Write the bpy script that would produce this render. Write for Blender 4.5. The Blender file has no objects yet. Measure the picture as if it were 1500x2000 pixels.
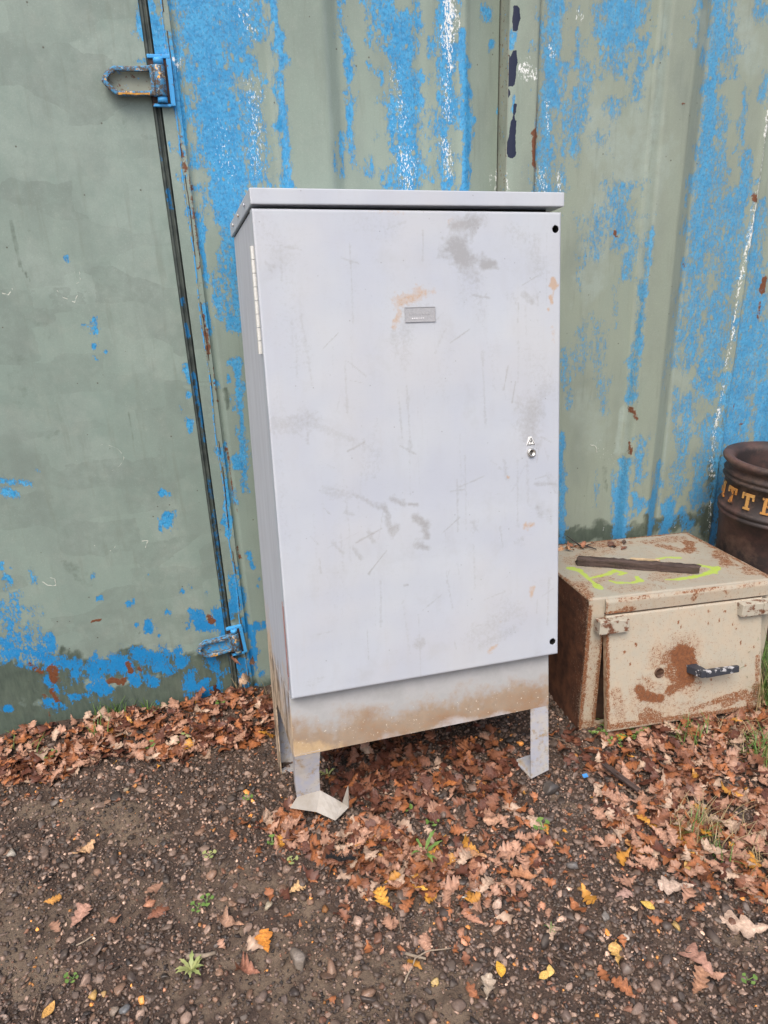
import bpy, bmesh, math, random
import numpy as np
from mathutils import Matrix, Vector, Euler
random.seed(7); RNG = np.random.default_rng(7)
S = bpy.context.scene
COL = S.collection
R_ = math.radians

# ------------------------------------------------------------------ camera
cam_d = bpy.data.cameras.new('camera'); cam = bpy.data.objects.new('camera', cam_d); COL.objects.link(cam)
cam_d.sensor_fit = 'VERTICAL'; cam_d.sensor_height = 24.0; cam_d.lens = 1429.75/2000*24
cam_d.clip_start = 0.02; cam_d.clip_end = 400
CAM_LOC = Vector((0, -2.2658, 1.5))
CAM_ROT = Matrix.Rotation(-0.255, 3, 'Z') @ Matrix.Rotation(math.pi/2-0.38449, 3, 'X') @ Matrix.Rotation(-0.04032, 3, 'Z')
cam.matrix_world = Matrix.Translation(CAM_LOC) @ CAM_ROT.to_4x4()
S.camera = cam
# ------------------------------------------------------------------ sky and sun (overcast)
SUN_EL, SUN_AZ = R_(56), R_(206)        # azimuth measured clockwise from +Y
w = bpy.data.worlds.new('World'); S.world = w; w.use_nodes = True
nt = w.node_tree; nt.nodes.clear()
sky = nt.nodes.new('ShaderNodeTexSky'); sky.sky_type = 'NISHITA'; sky.sun_disc = False
sky.sun_elevation = SUN_EL; sky.sun_rotation = SUN_AZ; sky.dust_density = 5.0; sky.air_density = 1.0; sky.ozone_density = 1.0
bg = nt.nodes.new('ShaderNodeBackground'); bg.inputs['Strength'].default_value = 0.132
wo = nt.nodes.new('ShaderNodeOutputWorld')
nt.links.new(sky.outputs[0], bg.inputs[0]); nt.links.new(bg.outputs[0], wo.inputs[0])
sd = bpy.data.lights.new('sun', 'SUN'); sun = bpy.data.objects.new('sun', sd); COL.objects.link(sun)
sd.energy = 1.25; sd.angle = R_(34); sd.color = (1.0, 0.955, 0.90)
dirv = Vector((math.sin(SUN_AZ)*math.cos(SUN_EL), math.cos(SUN_AZ)*math.cos(SUN_EL), math.sin(SUN_EL)))
sun.rotation_euler = dirv.to_track_quat('Z', 'Y').to_euler()
S.view_settings.view_transform = 'Standard'; S.view_settings.look = 'None'
S.view_settings.exposure = 0.72; S.view_settings.gamma = 1.0; S.view_settings.use_curve_mapping = False

BLUE = [(0.029, 2.003, 0.054, 1.903, 0.028, 0.9), (0.026, 1.903, 0.071, 1.901, 0.013, 0.95), (0.072, 1.886, 0.072, 1.768, 0.017, 0.95), (0.078, 1.798, 0.077, 1.707, 0.013, 0.8), (0.118, 2.027, 0.146, 1.983, 0.025, 0.75), (0.152, 2.028, 0.154, 1.892, 0.06, 0.9), (0.161, 1.892, 0.162, 1.737, 0.058, 0.9), (0.168, 1.737, 0.167, 1.545, 0.06, 0.85), (0.174, 1.544, 0.179, 1.38, 0.033, 0.72), (0.136, 1.41, 0.141, 1.325, 0.025, 0.5), (0.174, 1.38, 0.165, 1.207, 0.022, 0.66), (0.238, 1.985, 0.246, 1.881, 0.042, 0.72), (0.301, 2.02, 0.302, 1.964, 0.028, 0.62), (0.252, 1.81, 0.259, 1.608, 0.043, 0.62), (0.21, 1.797, 0.212, 1.57, 0.042, 0.74), (0.243, 2.03, 0.252, 1.997, 0.042, 0.8), (0.341, 2.033, 0.354, 1.894, 0.011, 0.9), (0.345, 1.809, 0.345, 1.572, 0.013, 0.85), (0.34, 1.858, 0.343, 1.822, 0.008, 0.6), (0.525, 2.037, 0.528, 1.967, 0.012, 0.5), (0.54, 1.932, 0.541, 1.859, 0.013, 0.8), (0.534, 1.778, 0.536, 1.72, 0.011, 0.85), (0.534, 1.834, 0.54, 1.628, 0.012, 0.5), (0.508, 1.72, 0.506, 1.608, 0.01, 0.6), (0.484, 1.695, 0.483, 1.629, 0.007, 0.5), (0.64, 2.017, 0.647, 1.933, 0.025, 0.5), (0.613, 2.039, 0.624, 1.981, 0.025, 0.6), (0.656, 2.041, 0.663, 1.97, 0.028, 0.75), (0.69, 1.97, 0.707, 1.796, 0.046, 0.74), (0.707, 1.809, 0.709, 1.569, 0.052, 0.7), (0.661, 1.784, 0.663, 1.719, 0.013, 0.8), (0.663, 1.625, 0.669, 1.57, 0.017, 0.6), (0.743, 2.043, 0.743, 1.983, 0.01, 0.7), (0.603, 1.992, 0.608, 1.933, 0.017, 0.45), (0.58, 1.654, 0.585, 1.6, 0.008, 0.45), (0.822, 2.045, 0.827, 1.898, 0.03, 0.74), (0.824, 1.898, 0.831, 1.743, 0.03, 0.68), (0.816, 1.744, 0.822, 1.559, 0.025, 0.62), (0.596, 1.667, 0.598, 1.613, 0.007, 0.5), (0.872, 1.973, 0.878, 1.886, 0.008, 0.9), (0.878, 1.886, 0.89, 1.716, 0.014, 1.0), (0.887, 1.716, 0.887, 1.557, 0.012, 1.0), (0.903, 1.743, 0.919, 1.753, 0.007, 0.9), (0.894, 1.835, 0.905, 1.809, 0.008, 0.85), (0.962, 2.024, 0.962, 2.014, 0.014, 1.0), (0.979, 1.956, 0.981, 1.944, 0.007, 0.95), (1.018, 1.963, 1.015, 1.932, 0.007, 0.9), (1.028, 1.809, 1.029, 1.762, 0.004, 0.8), (1.002, 1.782, 1.003, 1.778, 0.005, 0.9), (1.151, 2.053, 1.165, 1.94, 0.03, 0.74), (1.149, 1.927, 1.165, 1.795, 0.037, 0.77), (1.141, 1.795, 1.151, 1.657, 0.033, 0.7), (1.141, 1.657, 1.151, 1.554, 0.037, 0.62), (1.201, 1.613, 1.204, 1.552, 0.025, 0.5), (1.234, 1.98, 1.243, 1.889, 0.01, 0.62), (1.239, 1.822, 1.242, 1.656, 0.025, 0.62), (1.26, 1.889, 1.274, 1.754, 0.025, 0.58), (1.207, 1.795, 1.207, 1.656, 0.025, 0.5), (1.363, 2.071, 1.37, 1.962, 0.07, 0.8), (1.297, 2.032, 1.307, 1.981, 0.033, 0.55), (1.325, 1.936, 1.345, 1.903, 0.05, 0.5), (1.432, 2.06, 1.444, 2.029, 0.033, 0.55), (1.453, 1.904, 1.45, 1.808, 0.022, 0.6), (1.355, 1.788, 1.374, 1.774, 0.033, 0.52), (1.318, 1.704, 1.327, 1.697, 0.028, 0.48), (1.396, 1.527, 1.436, 1.394, 0.043, 0.6), (1.345, 1.476, 1.346, 1.351, 0.033, 0.5), (1.46, 1.345, 1.461, 1.28, 0.025, 0.62), (1.423, 1.534, 1.48, 1.344, 0.025, 0.55), (1.305, 1.4, 1.301, 1.321, 0.012, 0.45), (1.522, 1.438, 1.519, 1.244, 0.007, 0.7), (1.515, 1.244, 1.513, 1.02, 0.007, 0.75), (1.508, 1.003, 1.511, 0.856, 0.012, 0.7), (1.51, 0.625, 1.511, 0.503, 0.017, 0.85), (1.506, 0.504, 1.512, 0.324, 0.022, 0.98), (1.556, 0.698, 1.56, 0.558, 0.025, 0.62), (1.544, 0.499, 1.582, 0.452, 0.02, 0.75), (1.483, 0.568, 1.484, 0.507, 0.007, 0.6), (1.661, 0.596, 1.661, 0.441, 0.022, 0.75), (1.645, 0.485, 1.646, 0.314, 0.02, 0.95), (1.743, 0.419, 1.732, 0.323, 0.03, 0.9), (1.794, 0.379, 1.839, 0.307, 0.025, 0.8), (1.694, 2.08, 1.717, 1.988, 0.042, 0.7), (1.713, 2.015, 1.718, 1.92, 0.045, 0.72), (1.741, 2.068, 1.763, 1.989, 0.025, 0.5), (1.597, 2.064, 1.615, 1.939, 0.018, 0.45), (1.709, 1.92, 1.714, 1.765, 0.035, 0.78), (1.714, 1.765, 1.724, 1.525, 0.037, 0.8), (1.724, 1.525, 1.733, 1.299, 0.043, 0.7), (1.745, 1.988, 1.791, 1.935, 0.025, 0.55), (1.757, 1.794, 1.792, 1.601, 0.025, 0.55), (1.768, 1.601, 1.795, 1.362, 0.05, 0.58), (1.839, 1.822, 1.854, 1.675, 0.015, 0.55), (1.88, 1.645, 1.888, 1.424, 0.025, 0.72), (1.909, 1.866, 1.91, 1.808, 0.015, 0.7), (1.842, 2.071, 1.856, 2.044, 0.025, 0.6), (1.846, 1.49, 1.869, 1.223, 0.058, 0.66), (1.743, 1.231, 1.757, 0.982, 0.05, 0.62), (1.837, 1.156, 1.839, 0.862, 0.067, 0.68), (1.69, 1.165, 1.692, 0.987, 0.033, 0.5), (1.955, 1.454, 1.996, 1.109, 0.05, 0.66), (1.989, 1.145, 1.997, 0.847, 0.075, 0.76), (2.047, 1.069, 2.071, 0.879, 0.05, 0.74), (1.968, 0.888, 1.985, 0.649, 0.092, 0.78), (2.09, 0.838, 2.124, 0.654, 0.05, 0.85), (1.868, 0.743, 1.881, 0.579, 0.042, 0.62), (1.767, 0.831, 1.771, 0.633, 0.037, 0.6), (1.76, 0.635, 1.771, 0.468, 0.03, 0.55), (1.858, 0.582, 1.859, 0.413, 0.042, 0.66), (1.951, 0.571, 1.976, 0.263, 0.042, 0.76), (1.629, 0.993, 1.638, 0.881, 0.012, 0.4), (1.707, 0.875, 1.727, 0.718, 0.017, 0.5), (1.273, 1.463, 1.291, 1.257, 0.012, 0.36), (1.316, 1.123, 1.322, 0.983, 0.025, 0.4), (1.364, 1.119, 1.386, 0.978, 0.028, 0.42), (1.399, 0.94, 1.418, 0.828, 0.025, 0.42), (1.244, 1.042, 1.255, 0.918, 0.018, 0.5), (1.269, 0.952, 1.276, 0.843, 0.017, 0.45), (1.251, 0.752, 1.264, 0.577, 0.015, 0.82), (1.266, 0.576, 1.28, 0.338, 0.015, 0.8), (1.406, 0.598, 1.413, 0.455, 0.01, 0.4), (1.47, 0.59, 1.485, 0.403, 0.007, 0.5), (1.421, 1.25, 1.443, 1.113, 0.013, 0.4), (0.094, 1.507, 0.089, 1.412, 0.007, 0.75), (0.091, 1.412, 0.09, 1.328, 0.008, 0.82), (0.081, 1.272, 0.081, 1.198, 0.007, 0.85), (0.103, 1.487, 0.105, 1.48, 0.007, 0.6), (0.152, 1.423, 0.158, 1.324, 0.025, 0.62), (0.119, 1.327, 0.119, 1.24, 0.02, 0.62), (0.142, 1.268, 0.142, 1.208, 0.018, 0.66), (0.078, 1.054, 0.085, 1.045, 0.007, 0.8), (0.118, 1.066, 0.119, 1.05, 0.007, 0.85), (0.15, 1.102, 0.145, 0.959, 0.013, 0.75), (0.149, 0.991, 0.135, 0.794, 0.012, 0.68), (0.068, 0.836, 0.07, 0.802, 0.01, 0.7), (0.072, 0.733, 0.062, 0.593, 0.012, 0.9), (0.082, 0.851, 0.077, 0.698, 0.01, 0.6), (0.112, 0.805, 0.119, 0.779, 0.015, 0.8), (0.14, 0.844, 0.129, 0.691, 0.013, 0.62), (0.092, 0.696, 0.096, 0.66, 0.012, 0.55), (0.064, 0.628, 0.06, 0.547, 0.01, 0.9), (0.052, 0.389, 0.055, 0.27, 0.015, 0.95), (0.078, 0.345, 0.079, 0.276, 0.013, 0.75), (0.075, 0.433, 0.075, 0.385, 0.008, 0.7), (0.12, 0.473, 0.12, 0.457, 0.01, 0.95), (0.125, 0.434, 0.126, 0.414, 0.007, 0.9), (0.141, 0.373, 0.14, 0.364, 0.006, 0.8), (0.133, 0.345, 0.132, 0.339, 0.006, 0.8), (0.141, 0.197, 0.14, 0.189, 0.007, 0.8), (0.045, 0.181, 0.113, 0.188, 0.012, 0.9), (0.101, 0.159, 0.09, 0.035, 0.012, 0.9), (0.036, 0.047, 0.078, 0.016, 0.025, 0.7), (0.04, 0.003, 0.051, -0.065, 0.025, 0.72), (0.089, -0.052, 0.093, -0.097, 0.013, 0.75), (0.078, 0.225, 0.086, 0.183, 0.01, 0.8), (0.19, 0.61, 0.19, 0.603, 0.003, 0.8), (-0.233, 1.261, -0.239, 1.222, 0.01, 0.62), (-0.245, 1.185, -0.246, 1.182, 0.008, 0.95), (-0.25, 1.151, -0.249, 1.148, 0.007, 0.95), (-0.219, 1.167, -0.218, 1.166, 0.005, 0.85), (-0.265, 1.244, -0.254, 1.242, 0.006, 0.7), (-0.277, 1.424, -0.273, 1.42, 0.007, 0.6), (0.0, 1.092, 0.004, 1.06, 0.01, 0.9), (0.002, 1.022, 0.001, 1.017, 0.007, 0.9), (-0.013, 0.936, -0.011, 0.908, 0.01, 0.8), (-0.034, 0.986, -0.033, 0.978, 0.007, 0.5), (0.014, 1.222, 0.013, 1.221, 0.007, 0.6), (-0.573, 0.818, -0.533, 0.805, 0.012, 0.6), (-0.566, 0.785, -0.541, 0.768, 0.015, 0.75), (-0.513, 0.802, -0.493, 0.794, 0.008, 0.6), (-0.47, 0.84, -0.468, 0.833, 0.007, 0.4), (-0.128, 0.722, -0.126, 0.72, 0.007, 0.95), (-0.106, 0.712, -0.104, 0.71, 0.004, 0.8), (-0.121, 0.646, -0.125, 0.603, 0.013, 0.85), (-0.208, 0.449, -0.208, 0.447, 0.006, 0.85), (-0.63, 0.551, -0.628, 0.538, 0.01, 0.8), (-0.627, 0.51, -0.611, 0.493, 0.012, 0.8), (-0.605, 0.534, -0.602, 0.532, 0.004, 0.7), (-0.551, 0.511, -0.547, 0.493, 0.01, 0.6), (-0.378, 0.469, -0.376, 0.467, 0.006, 0.7), (-0.372, 0.388, -0.37, 0.386, 0.006, 0.8), (-0.286, 0.349, -0.285, 0.345, 0.009, 0.95), (-0.114, 0.368, -0.109, 0.363, 0.009, 0.7), (-0.084, 0.378, -0.08, 0.373, 0.007, 0.6), (-0.035, 0.346, -0.033, 0.344, 0.006, 0.6), (-0.173, 0.301, -0.17, 0.297, 0.007, 0.9), (-0.235, 0.27, -0.237, 0.247, 0.014, 1.0), (-0.275, 0.274, -0.273, 0.266, 0.007, 0.7), (-0.096, 0.289, -0.076, 0.275, 0.015, 0.9), (-0.077, 0.265, -0.066, 0.223, 0.022, 0.95), (-0.066, 0.223, -0.013, 0.233, 0.02, 0.95), (-0.009, 0.262, 0.007, 0.178, 0.025, 0.95), (-0.612, 0.432, -0.612, 0.395, 0.015, 0.6), (-0.655, 0.403, -0.645, 0.271, 0.037, 0.55), (-0.605, 0.32, -0.598, 0.28, 0.025, 0.5), (-0.687, 0.289, -0.675, 0.273, 0.013, 0.8), (-0.576, 0.389, -0.572, 0.294, 0.017, 0.4), (-0.542, 0.288, -0.546, 0.231, 0.012, 0.9), (-0.682, 0.24, -0.609, 0.225, 0.025, 0.68), (-0.587, 0.22, -0.526, 0.168, 0.028, 0.7), (-0.646, 0.194, -0.591, 0.162, 0.017, 0.6), (-0.496, 0.161, -0.488, 0.119, 0.025, 0.68), (-0.583, 0.12, -0.56, 0.075, 0.02, 0.62), (-0.585, 0.029, -0.575, 0.016, 0.017, 0.8), (-0.724, 0.041, -0.714, 0.033, 0.012, 0.8), (-0.434, 0.148, -0.383, 0.117, 0.03, 0.78), (-0.368, 0.154, -0.324, 0.124, 0.022, 0.82), (-0.34, 0.128, -0.301, 0.057, 0.03, 0.82), (-0.427, 0.096, -0.418, 0.053, 0.025, 0.75), (-0.511, 0.039, -0.462, 0.036, 0.012, 0.8), (-0.458, 0.062, -0.396, 0.037, 0.018, 0.82), (-0.286, 0.157, -0.222, 0.133, 0.03, 0.78), (-0.243, 0.107, -0.197, 0.076, 0.022, 0.72), (-0.261, 0.044, -0.253, 0.04, 0.015, 0.9), (-0.162, 0.141, -0.157, 0.088, 0.018, 0.8), (-0.195, 0.148, -0.172, 0.127, 0.015, 0.6), (-0.131, 0.03, -0.125, -0.003, 0.023, 0.9), (-0.122, -0.015, -0.09, -0.033, 0.025, 0.85), (-0.16, -0.034, -0.144, -0.046, 0.008, 0.7), (-0.104, -0.008, -0.076, 0.007, 0.015, 0.8), (-0.057, 0.088, -0.03, 0.018, 0.022, 0.7), (-0.039, 0.02, -0.036, -0.034, 0.013, 0.7), (-0.04, -0.066, -0.023, -0.075, 0.01, 0.8), (-0.257, -0.042, -0.25, -0.052, 0.007, 0.6), (-0.568, -0.052, -0.561, -0.058, 0.007, 0.6)]
WHITE = [(0.834, 2.045, 0.836, 1.96, 0.017, 0.72), (0.83, 1.948, 0.839, 1.886, 0.012, 0.6), (0.824, 1.86, 0.832, 1.757, 0.012, 0.42), (0.826, 1.69, 0.835, 1.607, 0.013, 0.5), (0.693, 1.665, 0.709, 1.569, 0.022, 0.4), (0.671, 1.86, 0.698, 1.731, 0.017, 0.3), (1.058, 1.887, 1.07, 1.862, 0.015, 0.6), (1.086, 1.868, 1.095, 1.862, 0.008, 0.75), (1.042, 1.887, 1.045, 1.874, 0.005, 0.7), (1.003, 1.618, 1.013, 1.558, 0.007, 0.6), (0.98, 1.604, 0.984, 1.576, 0.004, 0.4), (1.149, 1.94, 1.155, 1.914, 0.008, 0.5), (1.144, 1.795, 1.152, 1.713, 0.007, 0.4), (1.234, 2.018, 1.243, 2.013, 0.008, 0.5), (1.132, 1.593, 1.146, 1.557, 0.017, 0.4), (1.193, 1.599, 1.199, 1.555, 0.008, 0.5), (1.93, 1.771, 1.939, 1.597, 0.004, 0.7), (1.939, 1.597, 1.934, 1.455, 0.006, 0.7), (1.934, 1.455, 1.93, 1.356, 0.006, 0.72), (1.926, 1.356, 1.917, 1.185, 0.005, 0.66), (1.916, 1.168, 1.919, 1.024, 0.005, 0.62), (1.913, 1.006, 1.908, 0.913, 0.004, 0.55), (1.91, 0.875, 1.908, 0.817, 0.005, 0.5), (1.905, 0.778, 1.901, 0.719, 0.007, 0.72), (1.899, 0.699, 1.902, 0.618, 0.01, 0.42), (1.905, 0.587, 1.912, 0.513, 0.009, 0.5), (1.921, 0.404, 1.935, 0.281, 0.005, 0.45), (0.024, 1.889, 0.083, 1.894, 0.008, 0.6), (0.275, 1.834, 0.262, 1.634, 0.018, 0.3), (0.175, 1.736, 0.19, 1.622, 0.025, 0.2), (0.07, 1.897, 0.082, 1.886, 0.008, 0.7), (1.398, 0.697, 1.478, 0.629, 0.025, 0.1), (0.254, 2.008, 0.282, 1.963, 0.017, 0.25), (1.752, 0.342, 1.779, 0.316, 0.003, 0.4), (1.453, 0.365, 1.459, 0.342, 0.003, 0.5)]
RUST = [(-0.559, 0.165, -0.56, 0.115, 0.017, 0.75), (-0.617, 0.187, -0.592, 0.152, 0.012, 0.6), (-0.323, 0.128, -0.319, 0.103, 0.011, 0.8), (-0.39, 0.073, -0.358, 0.07, 0.013, 0.8), (-0.575, 0.078, -0.565, 0.035, 0.01, 0.7), (-0.602, 0.064, -0.598, 0.059, 0.007, 0.7), (-0.293, 0.107, -0.287, 0.096, 0.007, 0.7), (-0.6, -0.009, -0.602, -0.04, 0.008, 0.5), (-0.039, 0.258, -0.03, 0.236, 0.012, 0.85), (1.108, 1.795, 1.111, 1.572, 0.007, 0.62), (1.101, 1.711, 1.105, 1.63, 0.012, 0.9), (1.109, 1.977, 1.111, 1.914, 0.004, 0.5), (1.511, 0.828, 1.529, 0.794, 0.009, 0.6), (1.517, 0.703, 1.519, 0.663, 0.006, 0.6), (1.406, 1.419, 1.411, 1.408, 0.007, 0.85), (1.586, 1.786, 1.592, 1.783, 0.007, 0.85), (1.679, 1.31, 1.682, 1.301, 0.004, 0.8), (2.03, 1.24, 2.028, 1.196, 0.012, 0.7), (2.026, 1.161, 2.029, 1.107, 0.008, 0.5), (1.926, 1.519, 1.934, 1.5, 0.007, 0.7), (0.064, 1.762, 0.07, 1.638, 0.008, 0.38), (0.063, 1.688, 0.081, 1.586, 0.004, 0.6), (0.075, 1.574, 0.076, 1.454, 0.004, 0.6), (0.076, 1.454, 0.068, 1.214, 0.004, 0.5), (0.071, 1.214, 0.071, 1.139, 0.007, 0.7), (0.076, 1.093, 0.078, 0.982, 0.006, 0.5), (0.087, 0.867, 0.095, 0.624, 0.004, 0.55), (0.017, 0.414, 0.02, 0.394, 0.003, 0.8), (0.082, 0.497, 0.087, 0.459, 0.007, 0.6), (-0.408, 0.313, -0.382, 0.308, 0.004, 0.8), (2.018, 0.727, 2.026, 0.706, 0.007, 0.5), (1.973, 0.791, 1.978, 0.771, 0.004, 0.6)]
DAMP = [(-0.725, 0.112, -0.537, 0.11, 0.075, 0.9), (-0.754, -0.024, 0.002, -0.01, 0.075, 1.0), (-0.53, 0.149, -0.327, 0.104, 0.042, 0.8), (-0.321, 0.144, -0.194, 0.096, 0.05, 0.8), (-0.177, 0.093, -0.005, 0.077, 0.05, 0.8), (-0.492, 0.18, -0.474, 0.196, 0.025, 0.7), (-0.052, -0.02, 0.139, -0.108, 0.05, 0.8), (0.041, 0.253, 0.071, 0.206, 0.02, 0.5), (-0.42, 0.489, -0.397, 0.448, 0.025, 0.35), (-0.482, 0.561, -0.364, 0.461, 0.008, 0.3), (-0.717, 0.15, -0.666, 0.099, 0.033, 0.6), (0.106, 1.027, 0.106, 0.963, 0.008, 0.7), (1.286, 0.348, 1.917, 0.339, 0.033, 0.8), (1.928, 0.574, 1.967, 0.242, 0.033, 0.7), (1.95, 0.357, 2.195, 0.137, 0.05, 0.9), (1.434, 0.389, 1.504, 0.336, 0.025, 0.6), (1.609, 0.406, 1.641, 0.315, 0.017, 0.7), (1.889, 0.365, 1.927, 0.271, 0.033, 0.8), (1.929, 0.854, 1.926, 0.656, 0.007, 0.6), (1.437, 0.604, 1.448, 0.532, 0.012, 0.3), (1.452, 0.552, 1.456, 0.511, 0.004, 0.5), (-0.034, 1.762, -0.026, 1.726, 0.017, 0.25), (-0.121, 1.775, -0.0, 1.726, 0.025, 0.25), (-0.467, 1.183, -0.373, 1.19, 0.033, 0.22), (-0.496, 1.171, -0.453, 0.991, 0.033, 0.2), (-0.422, 0.941, -0.394, 0.938, 0.025, 0.3), (-0.401, 1.248, -0.325, 1.229, 0.025, 0.18), (-0.299, 1.297, -0.271, 1.225, 0.012, 0.25), (-0.395, 1.526, -0.394, 1.41, 0.005, 0.5), (-0.394, 1.41, -0.379, 1.37, 0.004, 0.5), (-0.388, 1.513, -0.351, 1.496, 0.003, 0.4), (-0.188, 1.009, -0.181, 0.898, 0.003, 0.45)]
NAVY = [(1.028, 2.026, 1.028, 1.979, 0.008, 0.95), (1.019, 1.894, 1.019, 1.848, 0.014, 1.0), (1.028, 1.915, 1.025, 1.9, 0.007, 0.9), (1.011, 1.825, 1.012, 1.809, 0.006, 0.9), (1.028, 1.742, 1.024, 1.659, 0.012, 1.0), (1.032, 1.789, 1.03, 1.742, 0.004, 0.8)]
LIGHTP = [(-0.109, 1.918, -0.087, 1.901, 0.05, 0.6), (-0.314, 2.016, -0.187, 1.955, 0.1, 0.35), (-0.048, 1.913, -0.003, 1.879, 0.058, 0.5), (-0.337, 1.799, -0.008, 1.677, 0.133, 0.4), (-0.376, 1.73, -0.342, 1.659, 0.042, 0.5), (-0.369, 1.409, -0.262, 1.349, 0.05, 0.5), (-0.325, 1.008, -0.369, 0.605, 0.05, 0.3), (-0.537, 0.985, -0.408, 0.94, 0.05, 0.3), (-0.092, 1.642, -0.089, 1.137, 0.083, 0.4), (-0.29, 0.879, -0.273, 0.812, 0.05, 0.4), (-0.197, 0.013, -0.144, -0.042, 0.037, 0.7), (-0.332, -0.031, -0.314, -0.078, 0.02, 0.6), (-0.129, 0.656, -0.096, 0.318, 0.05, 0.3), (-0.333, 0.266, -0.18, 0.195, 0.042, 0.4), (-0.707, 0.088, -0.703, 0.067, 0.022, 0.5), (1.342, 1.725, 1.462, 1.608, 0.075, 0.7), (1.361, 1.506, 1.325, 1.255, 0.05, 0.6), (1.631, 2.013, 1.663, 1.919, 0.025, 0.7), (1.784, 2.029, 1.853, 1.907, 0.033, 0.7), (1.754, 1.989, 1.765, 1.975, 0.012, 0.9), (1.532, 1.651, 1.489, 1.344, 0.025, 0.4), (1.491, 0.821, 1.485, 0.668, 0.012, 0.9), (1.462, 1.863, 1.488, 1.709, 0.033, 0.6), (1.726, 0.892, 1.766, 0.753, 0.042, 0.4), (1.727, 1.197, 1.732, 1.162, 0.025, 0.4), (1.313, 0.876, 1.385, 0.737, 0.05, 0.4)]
GBLUE = [(0.009, 1.689, 0.01, 1.664, 0.008, 0.8), (0.016, 1.588, 0.016, 1.543, 0.008, 0.8), (0.017, 1.297, 0.018, 1.279, 0.008, 0.9), (0.014, 1.225, 0.018, 1.188, 0.008, 0.9), (0.019, 1.082, 0.018, 0.988, 0.008, 0.9), (0.024, 0.988, 0.025, 0.874, 0.008, 0.9), (0.021, 0.74, 0.023, 0.679, 0.008, 0.8), (0.024, 0.634, 0.012, 0.228, 0.01, 0.8), (0.015, 0.177, -0.0, -0.032, 0.01, 0.4), (0.032, 2.025, 0.021, 1.914, 0.007, 0.1)]
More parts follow.
